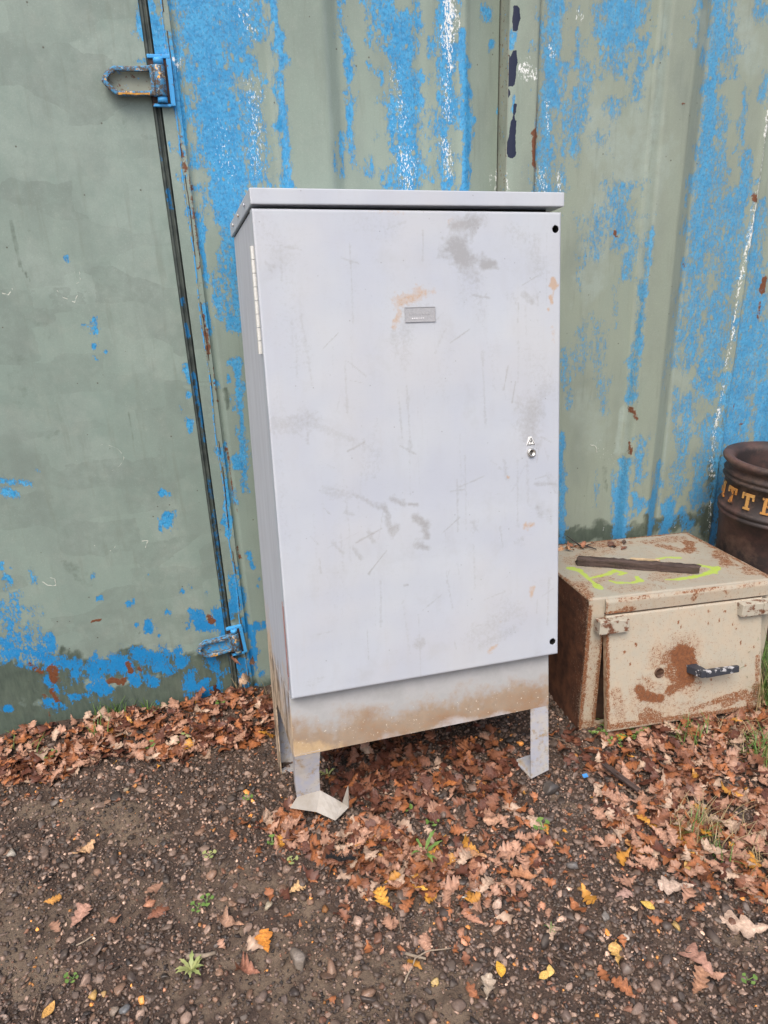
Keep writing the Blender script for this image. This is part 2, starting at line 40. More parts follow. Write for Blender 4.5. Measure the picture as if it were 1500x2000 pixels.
DGREY = [(0.49, 1.163, 0.545, 1.17, 0.016, 0.75), (0.495, 1.115, 0.515, 1.091, 0.029, 0.8), (0.545, 1.176, 0.573, 1.182, 0.022, 0.3), (0.57, 1.064, 0.599, 1.073, 0.01, 0.9), (0.528, 1.054, 0.548, 1.036, 0.029, 0.4), (0.513, 1.018, 0.512, 0.98, 0.022, 0.2), (0.527, 1.03, 0.566, 0.916, 0.01, 0.2), (0.548, 1.017, 0.557, 0.942, 0.022, 0.2), (0.367, 0.959, 0.421, 0.964, 0.017, 0.35), (0.322, 0.911, 0.329, 0.862, 0.013, 0.35), (0.359, 0.923, 0.349, 0.849, 0.022, 0.3), (0.684, 0.996, 0.706, 0.976, 0.01, 0.5), (0.647, 0.99, 0.662, 0.965, 0.014, 0.25), (0.703, 0.713, 0.695, 0.619, 0.025, 0.5), (0.734, 0.752, 0.703, 0.673, 0.022, 0.35), (0.673, 0.715, 0.68, 0.647, 0.014, 0.3), (0.132, 0.534, 0.184, 0.522, 0.016, 0.35), (0.198, 0.521, 0.263, 0.481, 0.007, 0.45), (0.277, 0.48, 0.289, 0.452, 0.009, 0.6), (0.282, 0.453, 0.294, 0.411, 0.009, 0.6), (0.294, 0.418, 0.308, 0.423, 0.01, 0.65), (0.298, 0.498, 0.332, 0.481, 0.007, 0.6), (0.346, 0.48, 0.367, 0.477, 0.006, 0.7), (0.358, 0.444, 0.386, 0.421, 0.012, 0.75), (0.379, 0.429, 0.392, 0.386, 0.007, 0.7), (0.362, 0.369, 0.391, 0.358, 0.01, 0.6), (0.137, 0.403, 0.162, 0.373, 0.007, 0.45), (0.189, 0.383, 0.208, 0.354, 0.007, 0.45), (0.232, 0.418, 0.244, 0.39, 0.007, 0.45), (0.175, 0.477, 0.194, 0.469, 0.006, 0.4), (0.123, 0.391, 0.205, 0.421, 0.002, 0.35), (0.254, 0.561, 0.27, 0.625, 0.01, 0.25), (0.233, 0.55, 0.268, 0.702, 0.006, 0.22), (0.226, 0.31, 0.278, 0.365, 0.002, 0.7), (0.197, 0.395, 0.267, 0.424, 0.002, 0.7), (0.006, 0.708, 0.093, 0.708, 0.019, 0.38), (0.093, 0.708, 0.205, 0.656, 0.009, 0.35), (0.205, 0.656, 0.257, 0.626, 0.006, 0.3), (0.653, 0.914, 0.675, 0.835, 0.007, 0.15), (0.566, 0.916, 0.628, 0.731, 0.007, 0.16), (0.516, 0.097, 0.649, 0.151, 0.025, 0.3), (0.538, 0.063, 0.633, 0.093, 0.014, 0.35), (0.61, 0.171, 0.665, 0.133, 0.022, 0.25), (0.645, 0.342, 0.668, 0.354, 0.01, 0.3), (0.351, 0.097, 0.366, 0.099, 0.01, 0.5), (0.709, 0.499, 0.772, 0.492, 0.005, 0.5), (0.716, 0.434, 0.724, 0.412, 0.009, 0.45), (0.686, 0.564, 0.688, 0.452, 0.007, 0.25), (0.58, 0.573, 0.617, 0.542, 0.003, 0.3), (0.49, 0.513, 0.557, 0.534, 0.002, 0.5), (0.618, 0.57, 0.624, 0.521, 0.006, 0.35), (0.524, 0.413, 0.531, 0.391, 0.01, 0.35), (0.461, 0.502, 0.505, 0.505, 0.002, 0.5), (0.748, 0.517, 0.772, 0.472, 0.01, 0.3), (0.747, 0.417, 0.755, 0.387, 0.007, 0.3), (0.715, 1.115, 0.729, 1.053, 0.019, 0.3), (0.65, 1.152, 0.708, 1.128, 0.022, 0.25), (0.023, 1.076, 0.04, 1.07, 0.006, 0.4), (0.028, 1.064, 0.033, 1.059, 0.006, 0.35), (0.702, 0.59, 0.639, 0.485, 0.003, 0.25), (0.053, 0.038, 0.087, 0.046, 0.012, 0.2), (0.024, 0.791, 0.017, 0.365, 0.014, 0.15), (0.461, 0.919, 0.431, 0.858, 0.004, 0.3), (0.16, 0.952, 0.24, 1.022, 0.004, 0.12), (0.006, 1.159, 0.072, 1.092, 0.043, 0.2), (0.066, 1.024, 0.091, 0.86, 0.043, 0.15), (0.248, 1.173, 0.324, 1.15, 0.043, 0.15), (0.33, 1.02, 0.282, 0.851, 0.058, 0.1), (0.697, 0.834, 0.765, 0.75, 0.036, 0.2), (0.131, 0.309, 0.138, 0.213, 0.043, 0.12), (0.458, 0.844, 0.442, 0.768, 0.029, 0.15), (0.587, 0.864, 0.592, 0.76, 0.006, 0.2), (0.498, 0.539, 0.511, 0.456, 0.004, 0.2), (0.231, 0.641, 0.208, 0.474, 0.004, 0.22)]
DBROWN = [(0.348, 0.984, 0.409, 1.005, 0.016, 0.55), (0.409, 1.005, 0.434, 1.009, 0.009, 0.4), (0.341, 0.96, 0.326, 0.924, 0.01, 0.5), (0.766, 1.033, 0.768, 1.014, 0.007, 0.85), (0.758, 0.988, 0.763, 0.975, 0.006, 0.8), (0.751, 0.959, 0.754, 0.955, 0.004, 0.7), (0.769, 1.02, 0.766, 0.988, 0.004, 0.5), (0.763, 0.91, 0.769, 0.871, 0.007, 0.35), (0.625, 0.528, 0.631, 0.524, 0.005, 0.6), (0.676, 0.387, 0.7, 0.387, 0.007, 0.55), (0.698, 0.203, 0.694, 0.181, 0.007, 0.6), (0.561, 0.044, 0.581, 0.053, 0.007, 0.6), (0.772, 0.627, 0.775, 0.618, 0.006, 0.3), (0.594, 0.122, 0.602, 0.12, 0.006, 0.3), (0.476, 1.169, 0.49, 1.181, 0.006, 0.3), (0.25, 1.195, 0.364, 1.191, 0.006, 0.3), (0.681, 0.395, 0.684, 0.373, 0.004, 0.4), (0.324, 0.942, 0.32, 0.924, 0.003, 0.5)]
ZONES = {'door': [(-0.775, 0.048), (-0.445, 0.046), (-0.038, 0.052), (0.139, -0.086), (0.125, -0.252), (-0.045, -0.286), (-0.22, -0.284), (-0.425, -0.218), (-0.525, -0.281), (-0.633, -0.247), (-0.721, -0.241)], 'under': [(0.264, -0.336), (0.557, -0.354), (0.803, -0.464), (0.83, -0.601), (0.755, -0.761), (0.624, -0.881), (0.459, -0.81), (0.318, -0.745), (0.238, -0.558)], 'front': [(0.047, -0.648), (0.153, -0.614), (0.285, -0.759), (0.448, -0.843), (0.409, -0.958), (0.314, -1.005), (0.242, -0.935), (0.156, -0.846), (0.059, -0.783)], 'right': [(1.135, -0.599), (1.365, -0.593), (1.755, -0.607), (1.78, -0.757), (1.402, -1.155), (1.301, -1.088), (1.196, -1.018), (1.113, -0.953), (1.072, -0.817), (1.017, -0.709)], 'rightlow': [(0.994, -0.748), (1.091, -0.865), (1.326, -1.096), (1.352, -1.207), (1.19, -1.251), (1.088, -1.157), (0.924, -1.073), (0.933, -0.935)], 'midright': [(0.39, -0.797), (0.624, -0.881), (0.741, -0.757), (0.797, -0.93), (0.61, -1.072), (0.467, -1.059), (0.363, -0.976)], 'gapright': [(1.021, -0.452), (1.083, -0.528), (1.137, -0.625), (1.061, -0.723), (0.958, -0.69), (0.969, -0.571)]}
MUD = [(-0.615, -0.363, -0.32, -0.499, 0.048, 0.9), (-0.403, -0.512, -0.261, -0.6, 0.048, 0.7), (-0.641, -0.666, -0.477, -0.795, 0.073, 0.6), (-0.283, -0.772, -0.109, -0.884, 0.048, 0.6), (-0.127, -0.771, 0.067, -0.902, 0.048, 0.6), (-0.611, -0.824, -0.506, -0.923, 0.065, 0.9), (-0.418, -0.655, -0.33, -0.831, 0.048, 0.5), (0.063, -0.927, 0.149, -1.001, 0.048, 0.6), (0.139, -1.048, 0.178, -1.193, 0.048, 0.5), (0.247, -1.154, 0.387, -1.268, 0.073, 0.8), (0.355, -1.001, 0.378, -1.089, 0.04, 0.6), (0.873, -0.754, 0.886, -0.821, 0.024, 0.8), (1.054, -1.238, 1.081, -1.344, 0.048, 0.6), (0.798, -1.159, 0.807, -1.191, 0.04, 0.5), (-0.221, -1.013, -0.125, -1.113, 0.048, 0.6), (0.448, -1.263, 0.581, -1.36, 0.048, 0.4), (-0.028, -1.048, 0.168, -1.235, 0.097, 0.7), (0.428, -1.02, 0.528, -1.105, 0.048, 0.5), (-0.113, -0.948, -0.001, -1.02, 0.048, 0.5), (0.86, -1.315, 0.907, -1.426, 0.065, 0.4)]

# ------------------------------------------------------------------ helpers
def tag(o, label=None, cat=None, group=None, kind=None):
    if label: o['label'] = label
    if cat: o['category'] = cat
    if group: o['group'] = group
    if kind: o['kind'] = kind
    return o
def empty(name, loc=(0,0,0), rot=None, label=None, cat=None, group=None):
    o = bpy.data.objects.new(name, None); COL.objects.link(o); o.empty_display_size = .05
    m = Matrix.Translation(loc)
    if rot is not None: m = m @ rot.to_4x4()
    o.matrix_world = m
    return tag(o, label, cat, group)
def link(name, me, mat=None, parent=None, smooth=False):
    if mat is not None and not me.materials: me.materials.append(mat)
    if smooth: me.polygons.foreach_set('use_smooth', [True]*len(me.polygons))
    o = bpy.data.objects.new(name, me); COL.objects.link(o)
    if parent is not None: o.parent = parent
    return o
def bm_obj(name, bm, mat, parent=None, smooth=False):
    me = bpy.data.meshes.new(name); bmesh.ops.recalc_face_normals(bm, faces=bm.faces); bm.to_mesh(me); bm.free()
    return link(name, me, mat, parent, smooth)
def add_box(bm, x0, x1, y0, y1, z0, z1, bev=0.0, seg=2, M=None):
    r = bmesh.ops.create_cube(bm, size=1.0)
    vs = r['verts']
    for v in vs:
        v.co = Vector((x0+(v.co.x+.5)*(x1-x0), y0+(v.co.y+.5)*(y1-y0), z0+(v.co.z+.5)*(z1-z0)))
    if M is not None: bmesh.ops.transform(bm, matrix=M, verts=vs)
    if bev > 0:
        es = list({e for v in vs for e in v.link_edges})
        bmesh.ops.bevel(bm, geom=es, offset=bev, segments=seg, affect='EDGES', profile=.6)
def hexa(bm, p, bev=0.0):   # p: 8 points, bottom 4 (ccw) then top 4
    vs = [bm.verts.new(q) for q in p]
    fs = [(0,3,2,1),(4,5,6,7),(0,1,5,4),(1,2,6,5),(2,3,7,6),(3,0,4,7)]
    ff = [bm.faces.new([vs[i] for i in f]) for f in fs]
    if bev:
        es = list({e for f in ff for e in f.edges})
        bmesh.ops.bevel(bm, geom=es, offset=bev, segments=2, affect='EDGES', profile=.6)
def add_prism(bm, pts, axis_dir, depth, inner=None):
    """polygon (list of 3D points) extruded by vector; optional inner ring of same count makes a hollow frame"""
    d = Vector(axis_dir)*depth
    a = [bm.verts.new(p) for p in pts]; b = [bm.verts.new(Vector(p)+d) for p in pts]
    n = len(pts)
    for i in range(n): bm.faces.new((a[i], a[(i+1)%n], b[(i+1)%n], b[i]))
    if inner is None:
        bm.faces.new(a[::-1]); bm.faces.new(b)
    else:
        ia = [bm.verts.new(p) for p in inner]; ib = [bm.verts.new(Vector(p)+d) for p in inner]
        for i in range(n):
            j = (i+1)%n
            bm.faces.new((ia[j], ia[i], ib[i], ib[j])); bm.faces.new((a[j], a[i], ia[i], ia[j])); bm.faces.new((b[i], b[j], ib[j], ib[i]))
def add_tube(bm, pts, rad, n=6, caps=True):
    rings = []
    for i, p in enumerate(pts):
        p = Vector(p); q = Vector(pts[min(i+1, len(pts)-1)]); o = Vector(pts[max(i-1, 0)])
        t = (q-o).normalized(); u = t.orthogonal().normalized(); v = t.cross(u)
        if rings:
            u = (lastu - t*lastu.dot(t)).normalized(); v = t.cross(u)
        lastu = u
        r = rad[i] if hasattr(rad, '__len__') else rad
        rings.append([bm.verts.new(p + (u*math.cos(a)+v*math.sin(a))*r) for a in [2*math.pi*k/n for k in range(n)]])
    for A, B in zip(rings, rings[1:]):
        for k in range(n): bm.faces.new((A[k], A[(k+1)%n], B[(k+1)%n], B[k]))
    if caps: bm.faces.new(rings[0][::-1]); bm.faces.new(rings[-1])
def add_lathe(bm, prof, n=48, c=(0,0,0)):
    rings = [[bm.verts.new((c[0]+r*math.cos(2*math.pi*k/n), c[1]+r*math.sin(2*math.pi*k/n), c[2]+z)) for k in range(n)] for r, z in prof]
    for A, B in zip(rings, rings[1:]):
        for k in range(n): bm.faces.new((A[k], A[(k+1)%n], B[(k+1)%n], B[k]))
    return rings
def vnoise(x, y, s, seed=0):
    x = np.asarray(x)/s; y = np.asarray(y)/s
    xi = np.floor(x).astype(int); yi = np.floor(y).astype(int); fx = x-xi; fy = y-yi
    fx = fx*fx*(3-2*fx); fy = fy*fy*(3-2*fy)
    def h(a, b):
        n = (a*374761393 + b*668265263 + seed*982451653) & 0x7fffffff
        n = ((n ^ (n >> 13))*1274126177) & 0x7fffffff
        return ((n ^ (n >> 16)) & 0xffff)/65535.0
    return (h(xi,yi)*(1-fx)+h(xi+1,yi)*fx)*(1-fy)+(h(xi,yi+1)*(1-fx)+h(xi+1,yi+1)*fx)*fy
def strokes(a, b, L, wob=.35, seed=1, soft=0):
    """coverage (0..1) at surface coordinates a,b from a list of brushed capsules in metres"""
    v = np.zeros_like(a); s = 1
    wa = (vnoise(a, b, .03, seed)-.5); wb = (vnoise(a, b, .009, seed+5)-.5)
    for (x0, y0, x1, y1, w, k) in L:
        m = (a > min(x0,x1)-w*2.2) & (a < max(x0,x1)+w*2.2) & (b > min(y0,y1)-w*2.2) & (b < max(y0,y1)+w*2.2)
        if not m.any(): continue
        aa = a[m]; bb = b[m]; dx, dy = x1-x0, y1-y0; l2 = dx*dx+dy*dy+1e-12
        t = np.clip(((aa-x0)*dx+(bb-y0)*dy)/l2, 0, 1)
        d = np.hypot(aa-x0-t*dx, bb-y0-t*dy)/w
        d = d*(1+wob*1.6*wa[m]+wob*wb[m])
        f = np.clip((1.35-d)/.7, 0, 1) if not soft else np.clip((1.75-d)/1.45, 0, 1)
        v[m] = np.maximum(v[m], k*f)
    return v
def grid(name, us, vs, fn, mat, parent=None, attrs=None, smooth=True, flip=False):
    U, V = np.meshgrid(us, vs)            # rows = v
    P = fn(U, V)
    nv, nu = U.shape
    co = np.stack(P, -1).reshape(-1, 3)
    i = np.arange(nv*nu).reshape(nv, nu)
    q = np.stack([i[:-1,:-1], i[:-1,1:], i[1:,1:], i[1:,:-1]], -1).reshape(-1, 4)
    if flip: q = q[:, ::-1]
    me = mesh_np(name, co, q)
    for k, f in (attrs or {}).items():
        at = me.attributes.new(k, 'FLOAT', 'POINT'); at.data.foreach_set('value', np.clip(f(U, V), 0, 1).astype(np.float32).ravel())
    return link(name, me, mat, parent, smooth)
def mesh_np(name, co, faces):
    me = bpy.data.meshes.new(name); k = faces.shape[1]
    me.vertices.add(len(co)); me.vertices.foreach_set('co', co.astype(np.float32).ravel())
    me.loops.add(faces.size); me.loops.foreach_set('vertex_index', faces.astype(np.int32).ravel())
    me.polygons.add(len(faces)); me.polygons.foreach_set('loop_start', np.arange(0, faces.size, k, dtype=np.int32))
    me.polygons.foreach_set('loop_total', np.full(len(faces), k, dtype=np.int32))
    me.update(calc_edges=True); me.validate()
    return me

# ------------------------------------------------------------------ node helper
class N:
    def __init__(s, name):
        s.m = bpy.data.materials.new(name); s.m.use_nodes = True; s.t = s.m.node_tree; s.t.nodes.clear()
        s.out = s.n('OutputMaterial'); s.b = s.n('BsdfPrincipled'); s.l(s.b.outputs[0], s.out.inputs[0])
        s.tc = s.n('TexCoord').outputs['Object']
    def n(s, k): return s.t.nodes.new('ShaderNode'+k)
    def l(s, a, b): s.t.links.new(a, b)
    def put(s, x, sock):
        if hasattr(x, 'is_output'): s.l(x, sock)
        elif isinstance(x, tuple) and len(x) == 3 and sock.type == 'RGBA': sock.default_value = (*x, 1)
        else: sock.default_value = x
    def math(s, op, a, b=0.0, clamp=False):
        n = s.n('Math'); n.operation = op; n.use_clamp = clamp; s.put(a, n.inputs[0]); s.put(b, n.inputs[1]); return n.outputs[0]
    def attr(s, name, out='Fac'):
        n = s.n('Attribute'); n.attribute_name = name; return n.outputs[out]
    def scale(s, v, k):
        n = s.n('Mapping'); s.l(v, n.inputs[0]); n.inputs['Scale'].default_value = k; return n.outputs[0]
    def noise(s, sc, det=4, rough=.6, vec=None, dist=0.0, out=0):
        n = s.n('TexNoise'); s.l(vec or s.tc, n.inputs['Vector']); n.inputs['Scale'].default_value = sc
        n.inputs['Detail'].default_value = det; n.inputs['Roughness'].default_value = rough; n.inputs['Distortion'].default_value = dist
        return n.outputs[out]
    def vor(s, sc, feat='F1', vec=None, out=0, rnd=1.0):
        n = s.n('TexVoronoi'); n.feature = feat; s.l(vec or s.tc, n.inputs['Vector']); n.inputs['Scale'].default_value = sc
        n.inputs['Randomness'].default_value = rnd
        return n.outputs[out]
    def mr(s, v, a, b, c=0.0, d=1.0, smooth=False):
        n = s.n('MapRange'); n.interpolation_type = 'SMOOTHSTEP' if smooth else 'LINEAR'
        s.put(v, n.inputs[0]); s.put(a, n.inputs[1]); s.put(b, n.inputs[2]); s.put(c, n.inputs[3]); s.put(d, n.inputs[4]); return n.outputs[0]
    def mix(s, f, a, b, mode='MIX'):
        n = s.n('Mix'); n.data_type = 'RGBA'; n.blend_type = mode
        s.put(f, n.inputs[0]); s.put(a, n.inputs[6]); s.put(b, n.inputs[7]); return n.outputs[2]
    def bump(s, h, strength=.5, dist=.002, nrm=None):
        n = s.n('Bump'); n.inputs['Strength'].default_value = strength; n.inputs['Distance'].default_value = dist
        s.put(h, n.inputs['Height'])
        if nrm is not None: s.l(nrm, n.inputs['Normal'])
        return n.outputs[0]
    def mask(s, a, nz, k=1.5, soft=.05, th=.5):
        v = s.math('ADD', a, s.math('MULTIPLY', s.math('SUBTRACT', nz, .5), k)); r = s.mr(v, th-soft, th+soft)
        if hasattr(a, 'is_output'): r = s.math('MULTIPLY', r, s.math('MULTIPLY', a, 7.0, True))
        return r
    def done(s, col, rough=.5, normal=None, metal=0.0, spec=None):
        s.put(col, s.b.inputs['Base Color']); s.put(rough, s.b.inputs['Roughness']); s.put(metal, s.b.inputs['Metallic'])
        if normal is not None: s.l(normal, s.b.inputs['Normal'])
        if spec is not None: s.b.inputs['Specular IOR Level'].default_value = spec
        return s.m
def simple(name, col, rough=.6, var=.25, sc=40, bump=.2, metal=0.0, col2=None, bd=.001):
    s = N(name); n = s.noise(sc, 5)
    c2 = col2 or tuple(c*(1-var) for c in col)
    f = s.mr(n, .35, .65)
    return s.done(s.mix(f, col, c2), rough, s.bump(s.noise(sc*5, 4), bump, bd), metal)

# paint on the container: green over blue over white primer, rust, navy, damp
def container_paint():
    s = N('container_paint')
    st = s.scale(s.tc, (1, 1, .28)); st2 = s.scale(s.tc, (1, 1, .1))
    n1 = s.noise(70, 8, .68, st); n2 = s.noise(28, 8, .65); n3 = s.noise(190, 5, .7, s.scale(s.tc, (1, 1, .5)))
    n5 = s.noise(95, 6, .75, s.scale(s.tc, (1, 1, .6)))
    nn = s.math('ADD', s.math('ADD', s.math('MULTIPLY', n1, .30), s.math('MULTIPLY', n5, .40)), s.math('MULTIPLY', n3, .30))
    brush = s.noise(11, 4, .55, s.scale(s.tc, (1, 1, .35))); fine = s.noise(240, 3, .6); big = s.noise(2.2, 4)
    g = s.mix(s.mr(big, .35, .65), (.205, .275, .24), (.25, .32, .278))
    g = s.mix(s.math('MULTIPLY', s.attr('olive'), s.mr(brush, .3, .75, .55, 1)), g, (.295, .325, .25))
    g = s.mix(s.mr(brush, .45, .72, 0, .55), g, (.185, .23, .205))
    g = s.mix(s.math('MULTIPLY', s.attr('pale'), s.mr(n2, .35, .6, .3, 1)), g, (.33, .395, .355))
    wv = s.n('VectorMath'); wv.operation = 'ADD'; s.l(s.scale(s.tc, (1, 1, 1.9)), wv.inputs[0]); wn = s.n('VectorMath'); wn.operation = 'SCALE'; s.l(s.noise(14, 4, out=1), wn.inputs[0]); wn.inputs['Scale'].default_value = .05; s.l(wn.outputs[0], wv.inputs[1]); vn = s.n('TexVoronoi'); vn.distance = 'CHEBYCHEV'; vn.inputs['Scale'].default_value = 5.5; s.l(wv.outputs[0], vn.inputs['Vector']); rl = vn.outputs[1]; rs = s.n('SeparateColor'); s.l(rl, rs.inputs[0])
    g = s.mix(s.math('MULTIPLY', s.math('MULTIPLY', s.math('SUBTRACT', 1.0, s.math('MULTIPLY', s.attr('olive'), 5.0, True)), s.mr(rs.outputs[0], .3, 1.0, 0, .5)), s.mr(s.noise(30, 4), .3, .6, .3, 1)), g, (.15, .185, .165))
    g = s.mix(s.mr(s.noise(17, 6, .65), .52, .70, 0, .22), g, (.33, .37, .32))
    g = s.mix(s.mr(s.noise(380, 2), .62, .70, 0, .35), g, (.42, .46, .40))
    sv = s.noise(45, 6, .6, st2)
    g = s.mix(s.mr(sv, .56, .72, 0, .35), g, (.16, .185, .15))
    g = s.mix(s.mr(fine, .3, .7, .0, .16), g, (.14, .16, .14))
    # faint chalky peeling-edge lines and small specks
    spk = s.mr(s.vor(55), .0, .10, 1, 0); sel = s.mr(s.vor(55, out=1), .93, .94)
    spc = s.n('SeparateColor'); s.l(s.vor(55, out=1), spc.inputs[0])
    spkm = s.math('MULTIPLY', s.mr(s.vor(55), .10, .16, 1, 0), s.math('GREATER_THAN', spc.outputs[0], .955))
    g = s.mix(s.math('MULTIPLY', spkm, .8), g, (.07, .06, .045))
    dmp = s.mask(s.attr('damp'), s.noise(13, 8, .7), 1.5, .22)
    g = s.mix(s.math('MULTIPLY', dmp, .80), g, s.mix(s.mr(n1, .35, .65), (.030, .045, .034), (.075, .10, .072)))
    bsel = s.attr('bluea')
    # pin-prick and blister spots in the blue layer
    pit = s.vor(52, vec=s.scale(s.tc, (1, 1, .7))); pv = s.n('SeparateColor'); s.l(s.vor(52, vec=s.scale(s.tc, (1, 1, .7)), out=1), pv.inputs[0])
    pits = s.math('MULTIPLY', s.mr(pit, .16, .34, 1, 0), s.math('GREATER_THAN', pv.outputs[0], .58)); nn = s.math('SUBTRACT', nn, s.math('MULTIPLY', pits, .085))
    mhard = s.mask(bsel, nn, 4.6, .07); msoft = s.mask(bsel, nn, 4.2, .26, .56)
    mb = s.math('ADD', s.math('MULTIPLY', mhard, s.math('SUBTRACT', 1.0, s.math('MULTIPLY', s.attr('olive'), .6))), s.math('MULTIPLY', msoft, s.math('MULTIPLY', s.attr('olive'), .6)))
    bcol = s.mix(s.mr(n2, .35, .65), (.020, .24, .50), (.060, .355, .63))
    bcol = s.mix(s.mr(s.noise(120, 4), .5, .60, 0, .7), bcol, (.022, .15, .33))
    bcol = s.mix(s.mr(n3, .54, .66, 0, .40), bcol, (.33, .52, .66))
    bcol = s.mix(s.math('MULTIPLY', s.attr('low'), .8), bcol, (.008, .185, .46))
    chalk = s.math('MULTIPLY', s.attr('olive'), .3)
    bcol = s.mix(chalk, bcol, (.12, .28, .40))
    edge = s.math('MULTIPLY', s.mask(bsel, nn, 4.6, .16, .46), s.math('SUBTRACT', 1.0, mb))
    c = s.mix(s.math('MULTIPLY', edge, .6), g, (.05, .10, .13))
    c = s.mix(mb, c, bcol)
    mw = s.mask(s.attr('whitea'), s.noise(190, 6, .7, s.scale(s.tc, (1, 1, .5))), 3.4, .06)
    c = s.mix(mw, c, (.74, .76, .74))
    mr_ = s.mask(s.attr('rusta'), s.noise(60, 7, .7), 1.7, .1)
    c = s.mix(mr_, c, s.mix(s.noise(150, 3), (.085, .025, .014), (.22, .09, .04)))
    mn = s.mask(s.attr('navya'), n2, 1.0, .03)
    c = s.mix(mn, c, (.012, .018, .045))
    rough = s.math('ADD', s.mr(n2, .3, .7, .42, .62), s.math('MULTIPLY', dmp, -.15))
    h = s.math('ADD', s.math('MULTIPLY', mb, -.5), s.math('MULTIPLY', mn, -.6))
    nb = s.bump(h, .45, .0012)
    nb = s.bump(s.noise(9, 3, .5, st2), .35, .006, nb)
    nb = s.bump(fine, .16, .0008, nb)
    nb = s.bump(s.math('MULTIPLY', mr_, n3), .6, .002, nb)
    return s.done(c, rough, nb, spec=.4)
M_CONT = container_paint()
def plain_green(name, extra_blue=.3):
    s = N(name); nn = s.noise(55, 7, .7); f = s.mask(extra_blue, nn, 2.6, .05)
    c = s.mix(s.mr(s.noise(8, 4), .35, .65), (.22, .25, .20), (.29, .31, .25))
    c = s.mix(f, c, (.05, .32, .66)); r = s.mask(.22, s.noise(90, 6, .7), 2.4, .08)
    c = s.mix(r, c, (.13, .05, .025))
    return s.done(c, .55, s.bump(s.math('ADD', f, nn), .5, .001))
M_FLAKE = plain_green('flaking_blue_green_paint', .62)
M_POSTG = plain_green('green_painted_steel', .12)
M_BLUEST = plain_green('blue_painted_steel', .92)
s = N('hinge_paint'); nn = s.noise(85, 7, .7); y_ = s.mask(.22, s.noise(42, 5, .6), 2.6, .05); b_ = s.mask(.52, nn, 3.2, .06)
c = s.mix(b_, (.09, .075, .055), (.05, .22, .40)); c = s.mix(y_, c, (.78, .40, .03)); c = s.mix(s.mask(.30, s.noise(120, 5, .7), 2.4, .06), c, (.10, .04, .025))
c = s.mix(s.mask(.22, s.noise(150, 5, .7), 2.2, .06), c, (.55, .58, .58))
M_HINGE = s.done(c, .5, s.bump(nn, .6, .0015))
M_YEL = simple('worn_yellow_paint', (.70, .36, .03), .5, .5, 90, .5, 0, (.30, .13, .03))
M_RUSTDARK = simple('dark_rusty_steel', (.07, .03, .02), .8, sc=60, bump=.6, col2=(.02, .014, .012))
M_BLACK = simple('gap_shade_black', (.006, .006, .006), .9, bump=0)  # near-black that stands in for shade inside gaps and holes
s = N('door_seal_rubber'); bl = s.mask(s.attr('bluea'), s.noise(60, 6, .7), 1.6, .06)
c = s.mix(s.mr(s.noise(30, 5), .4, .6), (.035, .045, .042), (.07, .085, .075)); c = s.mix(bl, c, (.01, .13, .30))
M_SEAL = s.done(c, .5, s.bump(s.noise(90, 4), .3, .001))

# ------------------------------------------------------------------ ground
ZX = [(.15, .35, -.78, .20, .055), (.2, .2, -.38, .15, -.03), (.86, .13, -.70, .10, -.020)]
def inpoly(x, y, poly):
    r = np.zeros(x.shape, bool); n = len(poly)
    for i in range(n):
        x0, y0 = poly[i]; x1, y1 = poly[(i+1)%n]
        c = ((y0 > y) != (y1 > y)) & (x < (x1-x0)*(y-y0)/(y1-y0+1e-12)+x0); r ^= c
    return r
def ground_h(x, y, fine=True):
    h = -.08+0*x
    for cx, sx, cy, sy, a in ZX: h = h + a*np.exp(-(((x-cx)/sx)**2+((y-cy)/sy)**2))
    h = h + .012*(vnoise(x, y, .33, 3)-.5) + .010*(vnoise(x, y, .12, 4)-.5)
    h = h + .035*np.exp(-((y+.02)/.13)**2)*(vnoise(x, y, .2, 9)*.6+.5)*(x < 1.05)
    if fine: h = h + .013*(vnoise(x, y, .055, 5)-.5)+.007*(vnoise(x, y, .02, 6)-.5)
    return h
def axis(a, b, st, far):
    m = np.arange(a, b+st/2, st); k = []
    d = st; p = b
    while p < far: d *= 1.35; p += d; k.append(p)
    kk = []; d = st; p = a
    while p > -far: d *= 1.35; p -= d; kk.append(p)
    return np.array(kk[::-1]+list(m)+k)
def soil():
    s = N('soil_and_mud'); m = s.attr('mud'); n = s.noise(22, 8, .72); n2 = s.noise(160, 6, .75); n3 = s.noise(420, 3, .6)
    dark = s.mix(s.mr(n, .35, .65), (.046, .027, .019), (.112, .070, .048))
    dark = s.mix(s.mr(n2, .45, .65, 0, .7), dark, (.024, .017, .013))
    md = s.mix(s.mr(n, .35, .65), (.125, .086, .058), (.19, .138, .095)); md = s.mix(s.mr(n2, .5, .65, 0, .6), md, (.07, .05, .036))
    c = s.mix(s.mask(m, n, 1.3, .2), dark, md)
    v = s.vor(230); c = s.mix(s.mr(v, .0, .28, .35, 0), c, (.22, .19, .165))
    return s.done(c, s.mr(n, .3, .7, .5, .9), s.bump(s.math('ADD', n2, s.math('MULTIPLY', n3, .5)), .9, .006))
M_SOIL = soil()
gx = axis(-1.6, 2.7, .011, 60); gy = axis(-2.1, .12, .011, 60)
g = grid('ground', gx, gy, lambda U, V: (U, V, ground_h(U, V)), M_SOIL, None,
         {'mud': lambda U, V: strokes(U, V, MUD, .6, 21)*.9})
tag(g, kind='structure')

